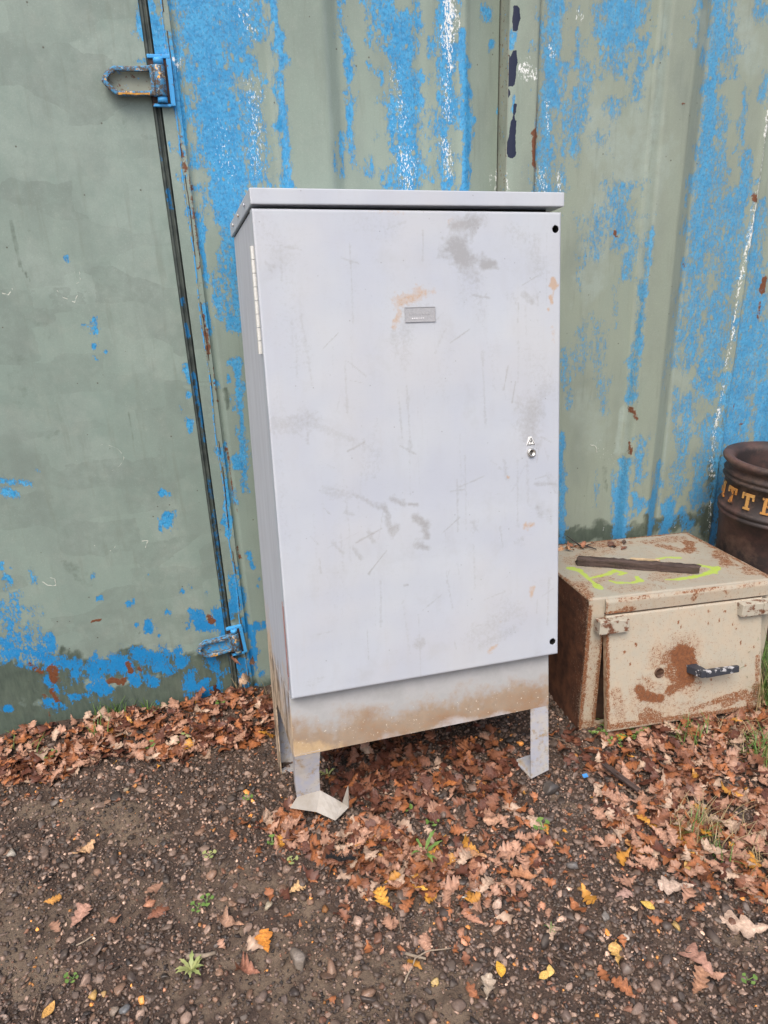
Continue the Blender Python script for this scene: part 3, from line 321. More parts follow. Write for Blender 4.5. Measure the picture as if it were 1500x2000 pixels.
# ------------------------------------------------------------------ the container
cont = empty('shipping_container', (1.0, 1.2, -.08), label='green shipping container with blue paint flaking off its corrugated side', cat='shipping container')
def profile(pts):
    xs = np.array([p[0] for p in pts]); ys = np.array([p[1] for p in pts])
    return lambda U: np.interp(U, xs, ys)
PA = profile([(.078,.004),(.084,.004),(.085,.012),(.091,.012),(.092,.0),(.316,.0),(.322,-.001),(.340,-.025),(.346,-.027),(.466,-.027),(.474,-.025),(.510,-.002),(.516,0),(.72,.0),(.745,.004),(.77,.0),(.862,.0),(.878,-.005),(.886,-.004),(.898,.004),(1.000,.040),(1.02,.042)])
PB = profile([(1.112,.006),(1.12,.0),(1.498,.0),(1.502,-.001),(1.518,-.036),(1.524,-.039),(1.612,-.039),(1.619,-.036),(1.678,-.001),(1.686,0),(1.905,.0),(1.924,-.001),(1.926,-.010),(1.937,-.010),(1.94,.006),(1.95,.008),(2.02,.008),(2.10,.0),(2.118,-.032),(2.20,-.034),(2.28,0),(2.60,0),(2.618,-.032),(2.70,-.034),(2.78,0),(3.2,0)])
LT = (1.0, 1.2, -.08)
def wallpart(name, x0, x1, z0, z1, prof, st=.0065, zs=.009):
    us = np.arange(x0, x1+st/2, st)
    us[-1] = x1
    vs = np.arange(z0, z1+.001, zs)
    def oliv(U, V): return np.clip((U-.85)/.3, 0, 1)*.95 + .3*np.clip((U-.05)/.1, 0, 1)*np.clip((1.0-U)/.1, 0, 1)
    A = {'bluea': lambda U, V: np.clip(strokes(U, V, BLUE, .8, 1, 1)*np.where(U > 1.1, 1.0, 1.04), 0, 1),
         'whitea': lambda U, V: strokes(U, V, WHITE, .5, 2, 1)*.80,
         'rusta': lambda U, V: strokes(U, V, RUST, .5, 3),
         'navya': lambda U, V: strokes(U, V, NAVY, .5, 4),
         'damp': lambda U, V: np.maximum(strokes(U, V, DAMP, .5, 5), np.clip((.02-V)/.1, 0, 1)),
         'pale': lambda U, V: np.maximum(strokes(U, V, LIGHTP, .5, 6), .95*np.exp(-((U-1.509)/.006)**2)+.8*np.exp(-((U-.330)/.007)**2)+.6*np.exp(-((U-.478)/.005)**2)+.7*np.exp(-((U-1.690)/.006)**2)),  # rib edges: scuffed paler paint, with ridge highlights painted in
         'olive': oliv, 'low': lambda U, V: np.clip((.55-V)/.35, 0, 1)*.9+.1*(U<1)}
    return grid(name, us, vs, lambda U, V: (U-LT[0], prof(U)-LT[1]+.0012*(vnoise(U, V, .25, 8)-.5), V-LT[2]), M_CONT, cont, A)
door = wallpart('container_door', -1.25, .0065, -.14, 2.40, lambda U: .008+.003*np.sin(U*4)+.0*U)
wallpart('door_frame', .030, .078, -.14, 2.40, lambda U: 0*U-.001)
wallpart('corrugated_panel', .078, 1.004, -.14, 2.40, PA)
cp = wallpart('corner_post', 1.010, 1.112, -.14, 2.40, lambda U: -.020+.004*np.clip((1.03-U)/.02, 0, 1)+.018*np.clip((U-1.102)/.010, 0, 1))
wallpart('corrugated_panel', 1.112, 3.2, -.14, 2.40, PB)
bm = bmesh.new(); add_box(bm, 1.0085-1, 1.0105-1, -.018-1.2, .05-1.2, -.06, 2.48); bm_obj('post_return', bm, M_POSTG, cont)
# rubber seal with two ribs
us = np.linspace(.0065, .030, 12)
grid('door_seal', us, np.arange(-.14, 2.4, .01), lambda U, V: (U-1, .010+.004*np.cos((U-.0065)/.0235*4*math.pi)-1.2-.004, V+.08), M_SEAL, cont,
     {'bluea': lambda U, V: strokes(U, V, GBLUE, .4, 11)*.58})
# welded cracks beside the door frame: thin ridged strips
bm = bmesh.new()
for i in range(46):
    z = -.1+i*.05; xx = .0615+.0025*math.sin(i*.9)
    add_box(bm, xx-.0016-1, xx+.0016-1, -.0035-1.2, .002-1.2, z+.08, z+.08+.05)
bm_obj('weld_seam', bm, M_FLAKE, cont)
M_SEAM = simple('rusty_crack', (.10, .055, .03), .9, sc=50, bump=.6, col2=(.02, .014, .01))
bm = bmesh.new()
for i in range(60):
    if random.random() < .3: continue
    z = -.1+i*.042; xx = .0665+.002*math.sin(i*.7); add_box(bm, xx-.0012-1, xx+.0010-1, -.0022-1.2, .002-1.2, z+.08, z+.08+.043)
tag(bm_obj('rusty_crack', bm, M_SEAM, cont), kind='stuff')
# shell behind: roof, floor, ends, rails
bm = bmesh.new(); add_box(bm, -2.25, 2.2, -1.13, 1.2, -.05, 2.46, .004); bm_obj('container_shell', bm, M_POSTG, cont)
bm = bmesh.new(); add_box(bm, -2.27, 2.22, -1.24, -1.10, 2.482, 2.60, .01); bm_obj('top_rail', bm, M_POSTG, cont)

def hinge(x, z, sc, rotz, n):
    h = bpy.data.objects.new('door_hinge', None); COL.objects.link(h); h.parent = cont; h.empty_display_size = .03
    h.matrix_local = Matrix.Translation((x-1, -1.2-.004, z+.08)) @ Matrix.Rotation(rotz, 4, 'Y') @ Matrix.Scale(sc, 4)
    outer = [(-.150,.0),(-.135,.024),(-.112,.037),(-.06,.037),(-.018,.040),(-.004,.044),(-.004,-.038),(-.018,-.034),(-.06,-.037),(-.112,-.037),(-.135,-.02)]
    inner = [(-.134,.0),(-.124,.014),(-.106,.025),(-.06,.025),(-.022,.026),(-.016,.026),(-.016,-.022),(-.022,-.023),(-.06,-.025),(-.106,-.025),(-.124,-.012)]
    bm = bmesh.new()
    add_prism(bm, [(a, -.010, b) for a, b in outer], (0,-1,0), .016, [(a, -.010, b) for a, b in inner])
    es = [e for e in bm.edges if abs(e.verts[0].co.y+.026) < 1e-5 and abs(e.verts[1].co.y+.026) < 1e-5]
    bmesh.ops.bevel(bm, geom=es, offset=.004, segments=3, affect='EDGES', profile=.6)
    bm_obj('hinge_strap', bm, M_HINGE, h)
    bm = bmesh.new(); add_prism(bm, [(a*.99, -.001, b*.94) for a, b in outer], (0,-1,0), .003); bm_obj('strap_web', bm, M_POSTG if not n else M_FLAKE, h)
    bm = bmesh.new(); r = add_lathe(bm, [(.0,-.036),(.015,-.036),(.017,-.033),(.017,.040),(.015,.043),(0,.043)], 20, (.010,-.016,0)); bm_obj('hinge_barrel', bm, M_HINGE, h, True)
    for pr in ([(0,.045),(.014,.045),(.014,.058),(.011,.061),(0,.061)], [(0,-.052),(.014,-.052),(.014,-.038),(0,-.038)]):
        bm = bmesh.new(); add_lathe(bm, pr, 18, (.012,-.014,0)); bm_obj('hinge_pin', bm, M_FLAKE if n else M_BLUEST, h, True)
    bm = bmesh.new(); rr = random.Random(4+n); X = -.108 if not n else -.10
    up = [(X+i*.0072, -.0265, -.0290-rr.uniform(0, .0016)) for i in range(13)]; dn = [(X+i*.0072, -.0265, -.0345+rr.uniform(-.0012, .0012)) for i in range(13)][::-1]
    if n: up, dn = up[:5], dn[-5:]
    add_prism(bm, up+dn, (0,-1,0), .0008); bm_obj('yellow_paint_streak', bm, M_YEL, h)
    bm = bmesh.new(); add_box(bm, -.016, .033, -.010, .0, -.052, .058); bm_obj('hinge_slot', bm, M_RUSTDARK, h)
    bm = bmesh.new()
    add_box(bm, -.018, .046, -.014, .002, .060, .070, .002); add_box(bm, .034, .048, -.014, .002, -.060, .060, .002); add_box(bm, -.016, .034, -.016, .002, -.062, -.055, .001)
    bm_obj('hinge_housing', bm, M_BLUEST, h)
M_CURL = simple('curled_paint_edge', (.62, .64, .57), .7, .25, 60, .3)
for cpts in ([(-0.365, 0.862),(-0.334, 0.871),(-0.314, 0.867),(-0.299, 0.891),(-0.265, 0.895),(-0.229, 0.874),(-0.218, 0.844),(-0.238, 0.819),(-0.270, 0.806),(-0.292, 0.781),(-0.309, 0.800),(-0.334, 0.835),(-0.365, 0.862)],
             [(-0.425, 1.068),(-0.406, 1.071),(-0.385, 1.064),(-0.384, 1.034),(-0.402, 1.018)], [(-0.263, 1.388),(-0.249, 1.388),(-0.249, 1.369),(-0.262, 1.357)],
             [(-0.320, 1.349),(-0.306, 1.323),(-0.278, 1.309),(-0.265, 1.326)], [(-0.457, 1.346),(-0.440, 1.339),(-0.427, 1.354)], [(-0.527, 0.476),(-0.512, 0.459),(-0.490, 0.455),(-0.489, 0.478),(-0.502, 0.486)],
             [(-0.213, 0.567),(-0.192, 0.564),(-0.203, 0.542)], [(-0.365, 0.577),(-0.334, 0.558),(-0.309, 0.547),(-0.292, 0.562)], [(1.371, 0.703),(1.394, 0.697),(1.401, 0.671)]):
    bm = bmesh.new(); q = []
    for a, c_ in zip(cpts, cpts[1:]):
        for t in (0, .33, .66): q.append(Vector((a[0]+(c_[0]-a[0])*t-1+random.gauss(0,.001), -1.2+.0065 if a[0] < .01 else -1.2-.001, a[1]+(c_[1]-a[1])*t+.08+random.gauss(0,.001))))
    q.append(Vector((cpts[-1][0]-1, q[0].y, cpts[-1][1]+.08)))
    add_tube(bm, q, [.0006+.0012*abs(math.sin(i*1.3)) for i in range(len(q))], 4); bm_obj('paint_curl', bm, M_CURL, cont)
hinge(.024, 1.842, .90, R_(1), 0)
hinge(.030, .152, .84, R_(-4), 1)

# ------------------------------------------------------------------ the grey cabinet
CR = Matrix(((0.99806, -0.04863, 0.03893), (0.04062, 0.98187, 0.18514), (-0.04723, -0.18319, 0.98194)))
cab = empty('utility_cabinet', (.1443, -.6842, .3525), CR, 'tall grey steel utility cabinet leaning back on a buckled leg against the container', 'electrical cabinet')
W_, H_, D_, PH, T_ = .7854, 1.1929, .398, .176, .034
def cab_paint(name, base, dirt=True):
    s = N(name); n = s.noise(5, 5, .55); n2 = s.noise(26, 6, .6, s.scale(s.tc, (1, 1, .35))); f = s.noise(330, 3, .6, s.scale(s.tc, (.6, 1, 1.3)))
    c = s.mix(s.mr(n, .35, .65), base, tuple(b*.93 for b in base[:2])+(base[2]*.97,))
    c = s.mix(s.mr(n2, .52, .72, 0, .25), c, (.38, .39, .42))
    wr = s.noise(70, 4, .6, s.scale(s.tc, (1, 1, .05))); c = s.mix(s.mr(wr, .58, .72, 0, .22), c, (.40, .41, .43))
    if dirt:
        n4 = s.noise(110, 8, .75); d = s.mask(s.attr('dgrey'), n4, 1.5, .30, .46); c = s.mix(s.math('MULTIPLY', d, .74), c, (.27, .27, .27))
        d = s.mask(s.attr('dbrown'), s.noise(110, 5, .65), 1.1, .2, .45); c = s.mix(s.math('MULTIPLY', d, .7), c, (.44, .27, .14))
    sep = s.n('SeparateColor'); s.l(s.vor(70, out=1), sep.inputs[0])
    sp = s.math('MULTIPLY', s.mr(s.vor(70), .07, .15, 1, 0), s.math('GREATER_THAN', sep.outputs[0], .93))
    c = s.mix(s.math('MULTIPLY', sp, .6), c, (.17, .17, .18))
    c = s.mix(s.mr(s.noise(8, 6, .7), .55, .72, 0, .35), c, (.335, .34, .35))
    c = s.mix(s.mr(s.noise(3.1, 3), .45, .65, 0, .22), c, (.50, .475, .44))
    sc = s.noise(26, 2, .4, s.scale(s.tc, (1, 1, 6))); c = s.mix(s.mr(s.math('ABSOLUTE', s.math('SUBTRACT', sc, .5)), .0, .004, .25, 0), c, (.26, .26, .27))
    return s.done(c, s.mr(n2, .3, .7, .40, .55), s.bump(f, .10, .0006, s.bump(s.noise(3.2, 2), .5, .012)), spec=.45)
CG = (.44, .472, .512)
M_CAB = cab_paint('grey_cabinet_paint', CG); M_CAB2 = cab_paint('grey_cabinet_side_paint', (.42, .45, .485), False)
def plinth_mat():
    s = N('dirty_galvanised_base'); sx = s.n('SeparateXYZ'); s.l(s.tc, sx.inputs[0]); z = sx.outputs[2]; x = sx.outputs[0]
    n = s.noise(16, 7, .65); n2 = s.noise(60, 7, .7)
    c = s.mix(s.mr(n, .35, .65), (.34, .345, .345), (.41, .415, .42))
    lo = s.mr(z, -.04, -.19)   # mud splashed up from the ground
    d = s.mask(s.math('ADD', s.math('MULTIPLY', lo, 1.15), .06), n, 1.7, .22); c = s.mix(s.math('MULTIPLY', d, .85), c, s.mix(n2, (.16, .105, .065), (.42, .31, .20)))
    dk = s.mask(s.math('MULTIPLY', lo, .52), s.noise(15, 7, .7), 2.0, .2); c = s.mix(s.math('MULTIPLY', dk, .75), c, s.mix(n2, (.20, .10, .045), (.30, .17, .085)))
    z2 = s.mr(z, -.14, -.18, 0, .62); zi = s.mask(s.math('MULTIPLY', z2, .72), s.noise(7, 5, .6), 2.2, .16); c = s.mix(s.math('MULTIPLY', zi, .75), c, s.mix(n2, (.38, .40, .48), (.52, .49, .44)))
    yo = s.mask(s.math('MULTIPLY', s.math('MULTIPLY', s.mr(z, -.11, -.16), s.mr(x, .28, .02)), .75), n, 1.6, .12); c = s.mix(s.math('MULTIPLY', yo, .75), c, s.mix(n2, (.40, .25, .10), (.58, .46, .30)))
    sp = s.mr(s.noise(130, 3), .68, .71); c = s.mix(s.math('MULTIPLY', sp, lo), c, (.75, .7, .6))
    return s.done(c, .55, s.bump(n2, .5, .0015))
M_PL = plinth_mat()
s = N('galvanised_steel'); n = s.noise(30, 7, .6); c = s.mix(s.mr(n, .4, .62), (.44, .46, .53), (.53, .51, .48)); c = s.mix(s.mask(.30, s.noise(35, 6, .7), 2.0, .12), c, (.40, .31, .21)); c = s.mix(s.mask(.2, s.noise(80, 6, .7), 2.2, .1), c, (.30, .28, .27))
M_GALV = s.done(c, .42, s.bump(n, .3, .001), metal=.25)
M_FOOT = simple('muddy_foot_plate', (.36, .335, .30), .6, .3, 22, .4, 0, (.27, .24, .20))
s = N('cabinet_side_low'); n = s.noise(14, 8, .65); n2 = s.noise(60, 5); sx = s.n('SeparateXYZ'); s.l(s.tc, sx.inputs[0]); z = sx.outputs[2]; y = sx.outputs[1]
c = s.mix(s.mr(s.noise(30, 6, .6, s.scale(s.tc, (1, 1, .15))), .35, .65), (.47, .485, .525), (.41, .42, .455))
lo = s.mr(z, .20, -.10); ed = s.mr(y, .24, .42)
d = s.mask(s.math('ADD', s.math('MULTIPLY', lo, .62), s.math('MULTIPLY', s.math('MULTIPLY', ed, s.mr(z, .45, .1)), .45)), n, 1.2, .15)
c = s.mix(d, c, s.mix(n2, (.46, .34, .22), (.60, .48, .36)))
dk = s.mask(s.math('MULTIPLY', s.mr(z, .12, -.02), .46), s.noise(30, 6, .7, s.scale(s.tc, (1, 1, .3))), 1.8, .1); c = s.mix(dk, c, (.15, .10, .06))
M_SIDE = s.done(c, .6, s.bump(n2, .3, .001))

# body: side walls, back, inner front frame
bm = bmesh.new()
add_box(bm, .003, W_-.020, T_+.004, D_, 0, H_+.006, .002)
bm_obj('cabinet_body', bm, M_SIDE, cab)
# plinth band below the door with its slightly crimped lower lip
bm = bmesh.new(); add_box(bm, .004, W_-.0195, T_, T_+.0035, -PH, .06, 0); 
add_box(bm, .004, W_-.0195, T_+.0035, T_+.03, -PH, -PH+.003, 0)
bm_obj('plinth_front', bm, M_PL, cab)
bm = bmesh.new()  # left skirt: a tapering side plate that leaves the notch between front and rear legs
P = [(.003,T_+.0036,.0-.001),(.003,D_,-.001),(.003,D_,-.230-.17),(.003,D_-.055,-.230-.17),(.003,D_-.065,-PH+.0),(.003,D_-.105,-PH+.035),(.003,T_+.03,-PH-.004),(.003,T_+.0036,-PH)]
add_prism(bm, P, (1,0,0), .003); bm_obj('side_skirt', bm, M_SIDE, cab)
bm = bmesh.new(); add_box(bm, W_-.0235, W_-.0205, T_+.004, D_, -PH, -.001); bm_obj('side_skirt', bm, M_PL, cab)
bm = bmesh.new(); add_box(bm, .0065, W_-.024, D_-.003, D_, -PH, -.001); bm_obj('plinth_back', bm, M_PL, cab)
# legs
def angle_leg(x, y, sx, sy, z0, z1, foot=True):
    bm = bmesh.new(); a = .062
    add_box(bm, min(x, x+sx*a), max(x, x+sx*a), min(y, y+sy*.003), max(y, y+sy*.003), z1, z0)
    add_box(bm, min(x, x+sx*.003), max(x, x+sx*.003), min(y+sy*.0031, y+sy*a*.8), max(y+sy*.0031, y+sy*a*.8), z1, z0)
    if foot: add_box(bm, min(x+sx*.0031, x+sx*a*1.05), max(x+sx*.0031, x+sx*a*1.05), min(y+sy*.0031, y+sy*.062), max(y+sy*.0031, y+sy*.062), z1, z1+.003)
    return bm_obj('leg', bm, M_GALV, cab)
bm = bmesh.new()
LL = .222; xr = W_-.0200
def quad_plate(bm, pts, n, t):
    n = Vector(n).normalized()*t; a = [bm.verts.new(p) for p in pts]; b = [bm.verts.new(Vector(p)+n) for p in pts]; k = len(pts)
    bm.faces.new(a[::-1]); bm.faces.new(b)
    for i in range(k): bm.faces.new((a[i], a[(i+1)%k], b[(i+1)%k], b[i]))
quad_plate(bm, [(xr-.058, T_+.001, -PH+.004), (xr, T_+.001, -PH+.004), (xr+.0005, T_+.001, -PH-LL+.012), (xr-.060, T_+.001, -PH-LL-.004)], (0,1,0), .003)
quad_plate(bm, [(xr, T_+.0045, -PH+.004), (xr, T_+.05, -PH+.004), (xr, T_+.05, -PH-LL+.02), (xr, T_+.0045, -PH-LL+.012)], (-1,0,0), .003)
quad_plate(bm, [(xr-.003, T_+.0045, -PH-LL+.010), (xr-.060, T_+.0045, -PH-LL-.003), (xr-.072, T_+.085, -PH-LL+.012), (xr-.01, T_+.085, -PH-LL+.02)], (0,0,1), .003)
bm_obj('leg', bm, M_GALV, cab)
# rear legs
bm = bmesh.new()
quad_plate(bm, [(.0065, D_-.003, -PH+.0), (.075, D_-.003, -PH+.0), (.070, D_-.003, -PH-LL), (.0065, D_-.003, -PH-LL)], (0,-1,0), .003)
quad_plate(bm, [(.007, D_-.006, -PH-LL), (.075, D_-.006, -PH-LL), (.075, D_-.06, -PH-LL+.004), (.007, D_-.06, -PH-LL+.004)], (0,0,1), .003)
bm_obj('leg', bm, M_GALV, cab)
angle_leg(W_-.0240, D_-.006, -1, -1, -PH-.0005, -PH-.20)
# buckled front left leg (world points brought into the cabinet's frame)
CI = cab.matrix_world.inverted()
def wl(p): return CI @ Vector(p)
fl = wl((.1355,-.6735,.03)); fr = wl((.2009,-.6681,.03))
bm = bmesh.new()
a0 = Vector((.006, T_+.001, -PH+.004)); b0 = Vector((.074, T_+.001, -PH+.006))
am = a0.lerp(fl, .5)+Vector((-.002, .004, 0)); bmid = b0.lerp(fr, .5)+Vector((-.002, .004, 0))
vs = [bm.verts.new(p) for p in (a0, b0, am, bmid, fl, fr)]
bm.faces.new((vs[0], vs[1], vs[3], vs[2])); bm.faces.new((vs[2], vs[3], vs[5], vs[4]))
c0 = bm.verts.new(a0+Vector((0,.045,0))); c1 = bm.verts.new(fl+Vector((0,.02,.03)))
bm.faces.new((vs[0], vs[2], vs[4], c1, c0))
me = bpy.data.meshes.new('leg'); bm.to_mesh(me); bm.free(); o = link('leg', me, M_GALV, cab)
md = o.modifiers.new('thickness', 'SOLIDIFY'); md.thickness = .003; md.offset = 0
o['label'] = 'buckled front leg bent over above its foot'
foot = [wl(p) for p in [(.1355,-.6745,.030),(.2009,-.6692,.030),(.2560,-.6985,-.004),(.2740,-.7060,.058),(.2690,-.7190,-.006),(.2261,-.7402,-.020),(.1813,-.7038,-.010),(.122,-.684,.020),(.112,-.690,.012)]]
bm = bmesh.new(); vs = [bm.verts.new(p) for p in foot]
bm.faces.new((vs[0], vs[1], vs[6])); bm.faces.new((vs[1], vs[2], vs[5], vs[6])); bm.faces.new((vs[2], vs[4], vs[5])); bm.faces.new((vs[2], vs[3], vs[4])); bm.faces.new((vs[0], vs[6], vs[7])); bm.faces.new((vs[7], vs[6], vs[8]))
bmesh.ops.subdivide_edges(bm, edges=bm.edges[:], cuts=2, use_grid_fill=True, smooth=.2)
me = bpy.data.meshes.new('foot_plate'); bm.to_mesh(me); bm.free(); o = link('foot_plate', me, M_FOOT, cab)
md = o.modifiers.new('thickness', 'SOLIDIFY'); md.thickness = .003; md.offset = 0
# lid
bm = bmesh.new()
hexa(bm, [(-.003,-.006,1.2030),(.7965,-.006,1.2100),(.7965,D_+.012,1.2100),(-.003,D_+.012,1.2030),
          (-.004,-.006,1.2385),(.7970,-.006,1.2445),(.7970,D_+.012,1.2445),(-.004,D_+.012,1.2385)], .003)
bm_obj('cabinet_lid', bm, M_CAB2 if False else M_CAB, cab)
for yy in (.09, .21, .33):
    bm = bmesh.new(); add_tube(bm, [(-.0045, yy, 1.221), (-.0075, yy, 1.221)], .0042, 10); bm_obj('rivet', bm, M_GALV, cab)
# black block added as the shadow in the gap between lid and body
bm = bmesh.new(); add_box(bm, .004, W_-.022, T_-.004, D_-.01, H_+.0065, H_+.020); bm_obj('lid_gap_shadow', bm, M_BLACK, cab)
# door: front sheet on a grid, with holes near its right corners, folded returns
BL, BR, TR, TL = (.0032,.0031), (.7782,-.003), (.7913,1.1977), (-.0012,1.1958)
def dq(U, V):
    x = (BL[0]*(1-U)+BR[0]*U)*(1-V)+(TL[0]*(1-U)+TR[0]*U)*V
    z = (BL[1]*(1-U)+BR[1]*U)*(1-V)+(TL[1]*(1-U)+TR[1]*U)*V
    return x, z
HOLES = [(.774, 1.156), (.7605, .037)]
def ddisp(U, V):
    x, z = dq(U, V); y = .0015*np.sin(x*5)*np.sin(z*3)*0
    e = np.minimum(np.minimum(U*.785, (1-U)*.785), np.minimum(V*1.2, (1-V)*1.2))
    y = y + np.clip((.004-e)/.004, 0, 1)**2*.003
    return x, y, z
DRIPS = []
rr = random.Random(11)
for i in range(46):     # thin run marks and scuffs
    x0, z0 = rr.uniform(.03, .75), rr.uniform(.15, 1.15); L = rr.uniform(.03, .22)
    DRIPS.append((x0, z0, x0+rr.gauss(0, .006), z0-L, rr.uniform(.0015, .004), rr.uniform(.2, .42)))
for i in range(44):
    x0, z0 = rr.uniform(.03, .75), rr.uniform(.05, 1.15); a = rr.uniform(-.9, .9) if rr.random() < .7 else rr.uniform(1.2, 1.9); L = rr.uniform(.01, .07)
    DRIPS.append((x0, z0, x0+L*math.cos(a), z0+L*math.sin(a), rr.uniform(.0012, .0026), rr.uniform(.3, .65)))
door_u = np.concatenate([[0, .0018, .0045], np.linspace(.008, .992, 240), [.9955, .9982, 1]])
door_v = np.concatenate([[0, .0012, .003], np.linspace(.006, .994, 370), [.997, .9988, 1]])
o = grid('cabinet_door', door_u, door_v, ddisp, M_CAB, cab,
     {'dgrey': lambda U, V: strokes(*dq(U, V), DGREY+DRIPS, .6, 31, 1), 'dbrown': lambda U, V: strokes(*dq(U, V), DBROWN, .7, 32, 1)})
md = o.modifiers.new('thickness', 'SOLIDIFY'); md.thickness = .002; md.offset = -1
# cut the two round holes, then drop the cutter
bm = bmesh.new()
for hx, hz in HOLES:
    A = [bm.verts.new((hx+.0095*math.cos(2*math.pi*k/28), -.01, hz+.0095*math.sin(2*math.pi*k/28))) for k in range(28)]; B = [bm.verts.new((v.co.x, .012, v.co.z)) for v in A]
    for k in range(28): bm.faces.new((A[k], B[k], B[(k+1)%28], A[(k+1)%28]))
    bm.faces.new(A); bm.faces.new(B[::-1])
cut = bm_obj('hole_cutter', bm, M_BLACK, cab)
bo = o.modifiers.new('holes', 'BOOLEAN'); bo.operation = 'DIFFERENCE'; bo.object = cut; bo.solver = 'EXACT'
bpy.context.view_layer.update(); dg = bpy.context.evaluated_depsgraph_get()
nm = bpy.data.meshes.new_from_object(o.evaluated_get(dg), preserve_all_data_layers=True, depsgraph=dg)
o.modifiers.clear(); o.data = nm; cm = cut.data; bpy.data.objects.remove(cut); bpy.data.meshes.remove(cm)
for hx, hz in HOLES:
    bm = bmesh.new(); n = 24
    A = [bm.verts.new((hx+.0095*math.cos(2*math.pi*k/n), .0008, hz+.0095*math.sin(2*math.pi*k/n))) for k in range(n)]
    B = [bm.verts.new((hx+.0095*math.cos(2*math.pi*k/n), .024, hz+.0095*math.sin(2*math.pi*k/n))) for k in range(n)]
    for k in range(n): bm.faces.new((A[k], A[(k+1)%n], B[(k+1)%n], B[k]))
    bm.faces.new(B); bm_obj('hole_shade', bm, M_BLACK, cab)  # black cup that paints the darkness inside each hole
bm = bmesh.new()
def ret(p, q, ):
    a = Vector((p[0], .003, p[1])); b = Vector((q[0], .003, q[1])); d = Vector((0, T_-.006, 0))
    c = Vector((.39, .003, .6)); n = ((c-(a+b)/2)); n.y = 0; n.normalize(); n *= .002
    hexa(bm, [a, b, b+d, a+d, a+n, b+n, b+n+d, a+n+d])
ret(BL, BR); ret(BR, TR); ret(TR, TL); ret(TL, BL)
bm_obj('door_edge', bm, M_CAB2, cab)
bm = bmesh.new(); add_box(bm, .01, .765, .0262, .0270, .01, 1.18); bm_obj('door_inner_skin', bm, M_BLACK, cab)
# piano hinge on the left edge
M_CHR = simple('bright_hinge_metal', (.68, .67, .62), .32, .15, 200, .1, .35)
bm = bmesh.new(); zt = 1.118; 
for i in range(8):
    z0 = zt-(i+1)*.0305
    M = Matrix.Translation((0,0,0))
    add_tube(bm, [(-.0035, .020, z0+.0007), (-.0035, .020, z0+.0298)], .0052, 12)
bm_obj('piano_hinge', bm, M_CHR, cab, False)
M_REDLINE = simple('worn_hinge_mark', (.28, .16, .15), .7)
bm = bmesh.new(); add_box(bm, -.0008+.0015, .0022, .0235, .0250, .02, .26); add_box(bm, .0005, .0022, .012, .0132, .06, .25); bm_obj('hinge_scar', bm, M_REDLINE, cab)
# rating plate, warning triangle, lock
M_BADGE = simple('embossed_metal_badge', (.42, .42, .43), .4, .15, 300, .3, .3)
M_BADGEW = simple('worn_badge_white', (.72, .72, .74), .35)
bd = bpy.data.objects.new('badge_plate', None)
bm = bmesh.new(); add_box(bm, .3545, .4335, -.0016, .0004, .9355, .9705, .0006); badge = bm_obj('badge_plate', bm, M_BADGE, cab)
bm = bmesh.new()
for z in (.9350, .9698): add_box(bm, .3538, .4342, -.0028, -.0017, z, z+.0016)
for x in (.3538, .4326): add_box(bm, x, x+.0016, -.0028, -.0017, .9367, .9697)
for k in range(7): add_box(bm, .366+k*.0082, .371+k*.0082-.001*(k%2), -.0024, -.0017, .9525, .9610-.001*(k%3))
bm_obj('badge_relief', bm, M_BADGE, badge)
bm = bmesh.new()
for k in range(6): add_box(bm, .372+k*.0056, .3755+k*.0056, -.0023, -.0017, .9425+.0006*(k%2), .9452+.0004*(k%3))
bm_obj('badge_scribble', bm, M_BADGEW, badge)  # pale relief marks for the unreadable white scribble
M_WHT = simple('white_sticker', (.80, .80, .78), .5, .06); M_BLK = simple('black_print', (.015, .015, .015), .5)
bm = bmesh.new(); cx, cz = .6965, .6120
add_prism(bm, [(cx-.0125,-.0006,cz-.0065),(cx+.0135,-.0006,cz-.0065),(cx+.003,-.0006,cz+.0165),(cx-.0065,-.0006,cz+.0165)], (0,1,0), .0008); st_ = bm_obj('warning_sticker', bm, M_WHT, cab)
bm = bmesh.new()
o_ = [(cx-.0115,cz-.0058),(cx+.0125,cz-.0058),(cx+.0010,cz+.0145)]; i_ = [(cx-.0088,cz-.0042),(cx+.0098,cz-.0042),(cx+.0008,cz+.0112)]
add_prism(bm, [(a,-.0009,b) for a, b in o_], (0,-1,0), .0003, [(a,-.0009,b) for a, b in i_])
add_prism(bm, [(cx+.0015,-.0009,cz+.0082),(cx-.0022,-.0009,cz+.0018),(cx+.0005,-.0009,cz+.0018),(cx-.0006,-.0009,cz-.0034),(cx+.0036,-.0009,cz+.0038),(cx+.0012,-.0009,cz+.0038),(cx+.0034,-.0009,cz+.0082)], (0,-1,0), .0003)
bm_obj('lightning_symbol', bm, M_BLK, st_)
M_LOCK = simple('chromed_lock', (.62, .60, .56), .22, .1, 200, .05, .8)
cx, cz = .6975, .5855
RX = Matrix.Rotation(R_(90), 4, 'X')
def lathe_y(name, prof, c, mat, parent, n=28):
    bm = bmesh.new(); add_lathe(bm, prof, n); bmesh.ops.transform(bm, matrix=Matrix.Translation(c) @ RX, verts=bm.verts); return bm_obj(name, bm, mat, parent, True)
lk = lathe_y('lock', [(.0125,0),(.0125,.004),(.0115,.0065),(.0095,.0075),(.0078,.0072),(.0072,.0050),(0,.0048)], (cx,0,cz), M_LOCK, cab)
bm = bmesh.new(); add_box(bm, cx-.0012, cx+.0012, -.0062, -.0049, cz-.0045, cz+.0045); add_box(bm, cx-.0022, cx+.0022, -.0062, -.0049, cz+.0010, cz+.0048) ; bm_obj('keyhole', bm, M_BLK, lk)

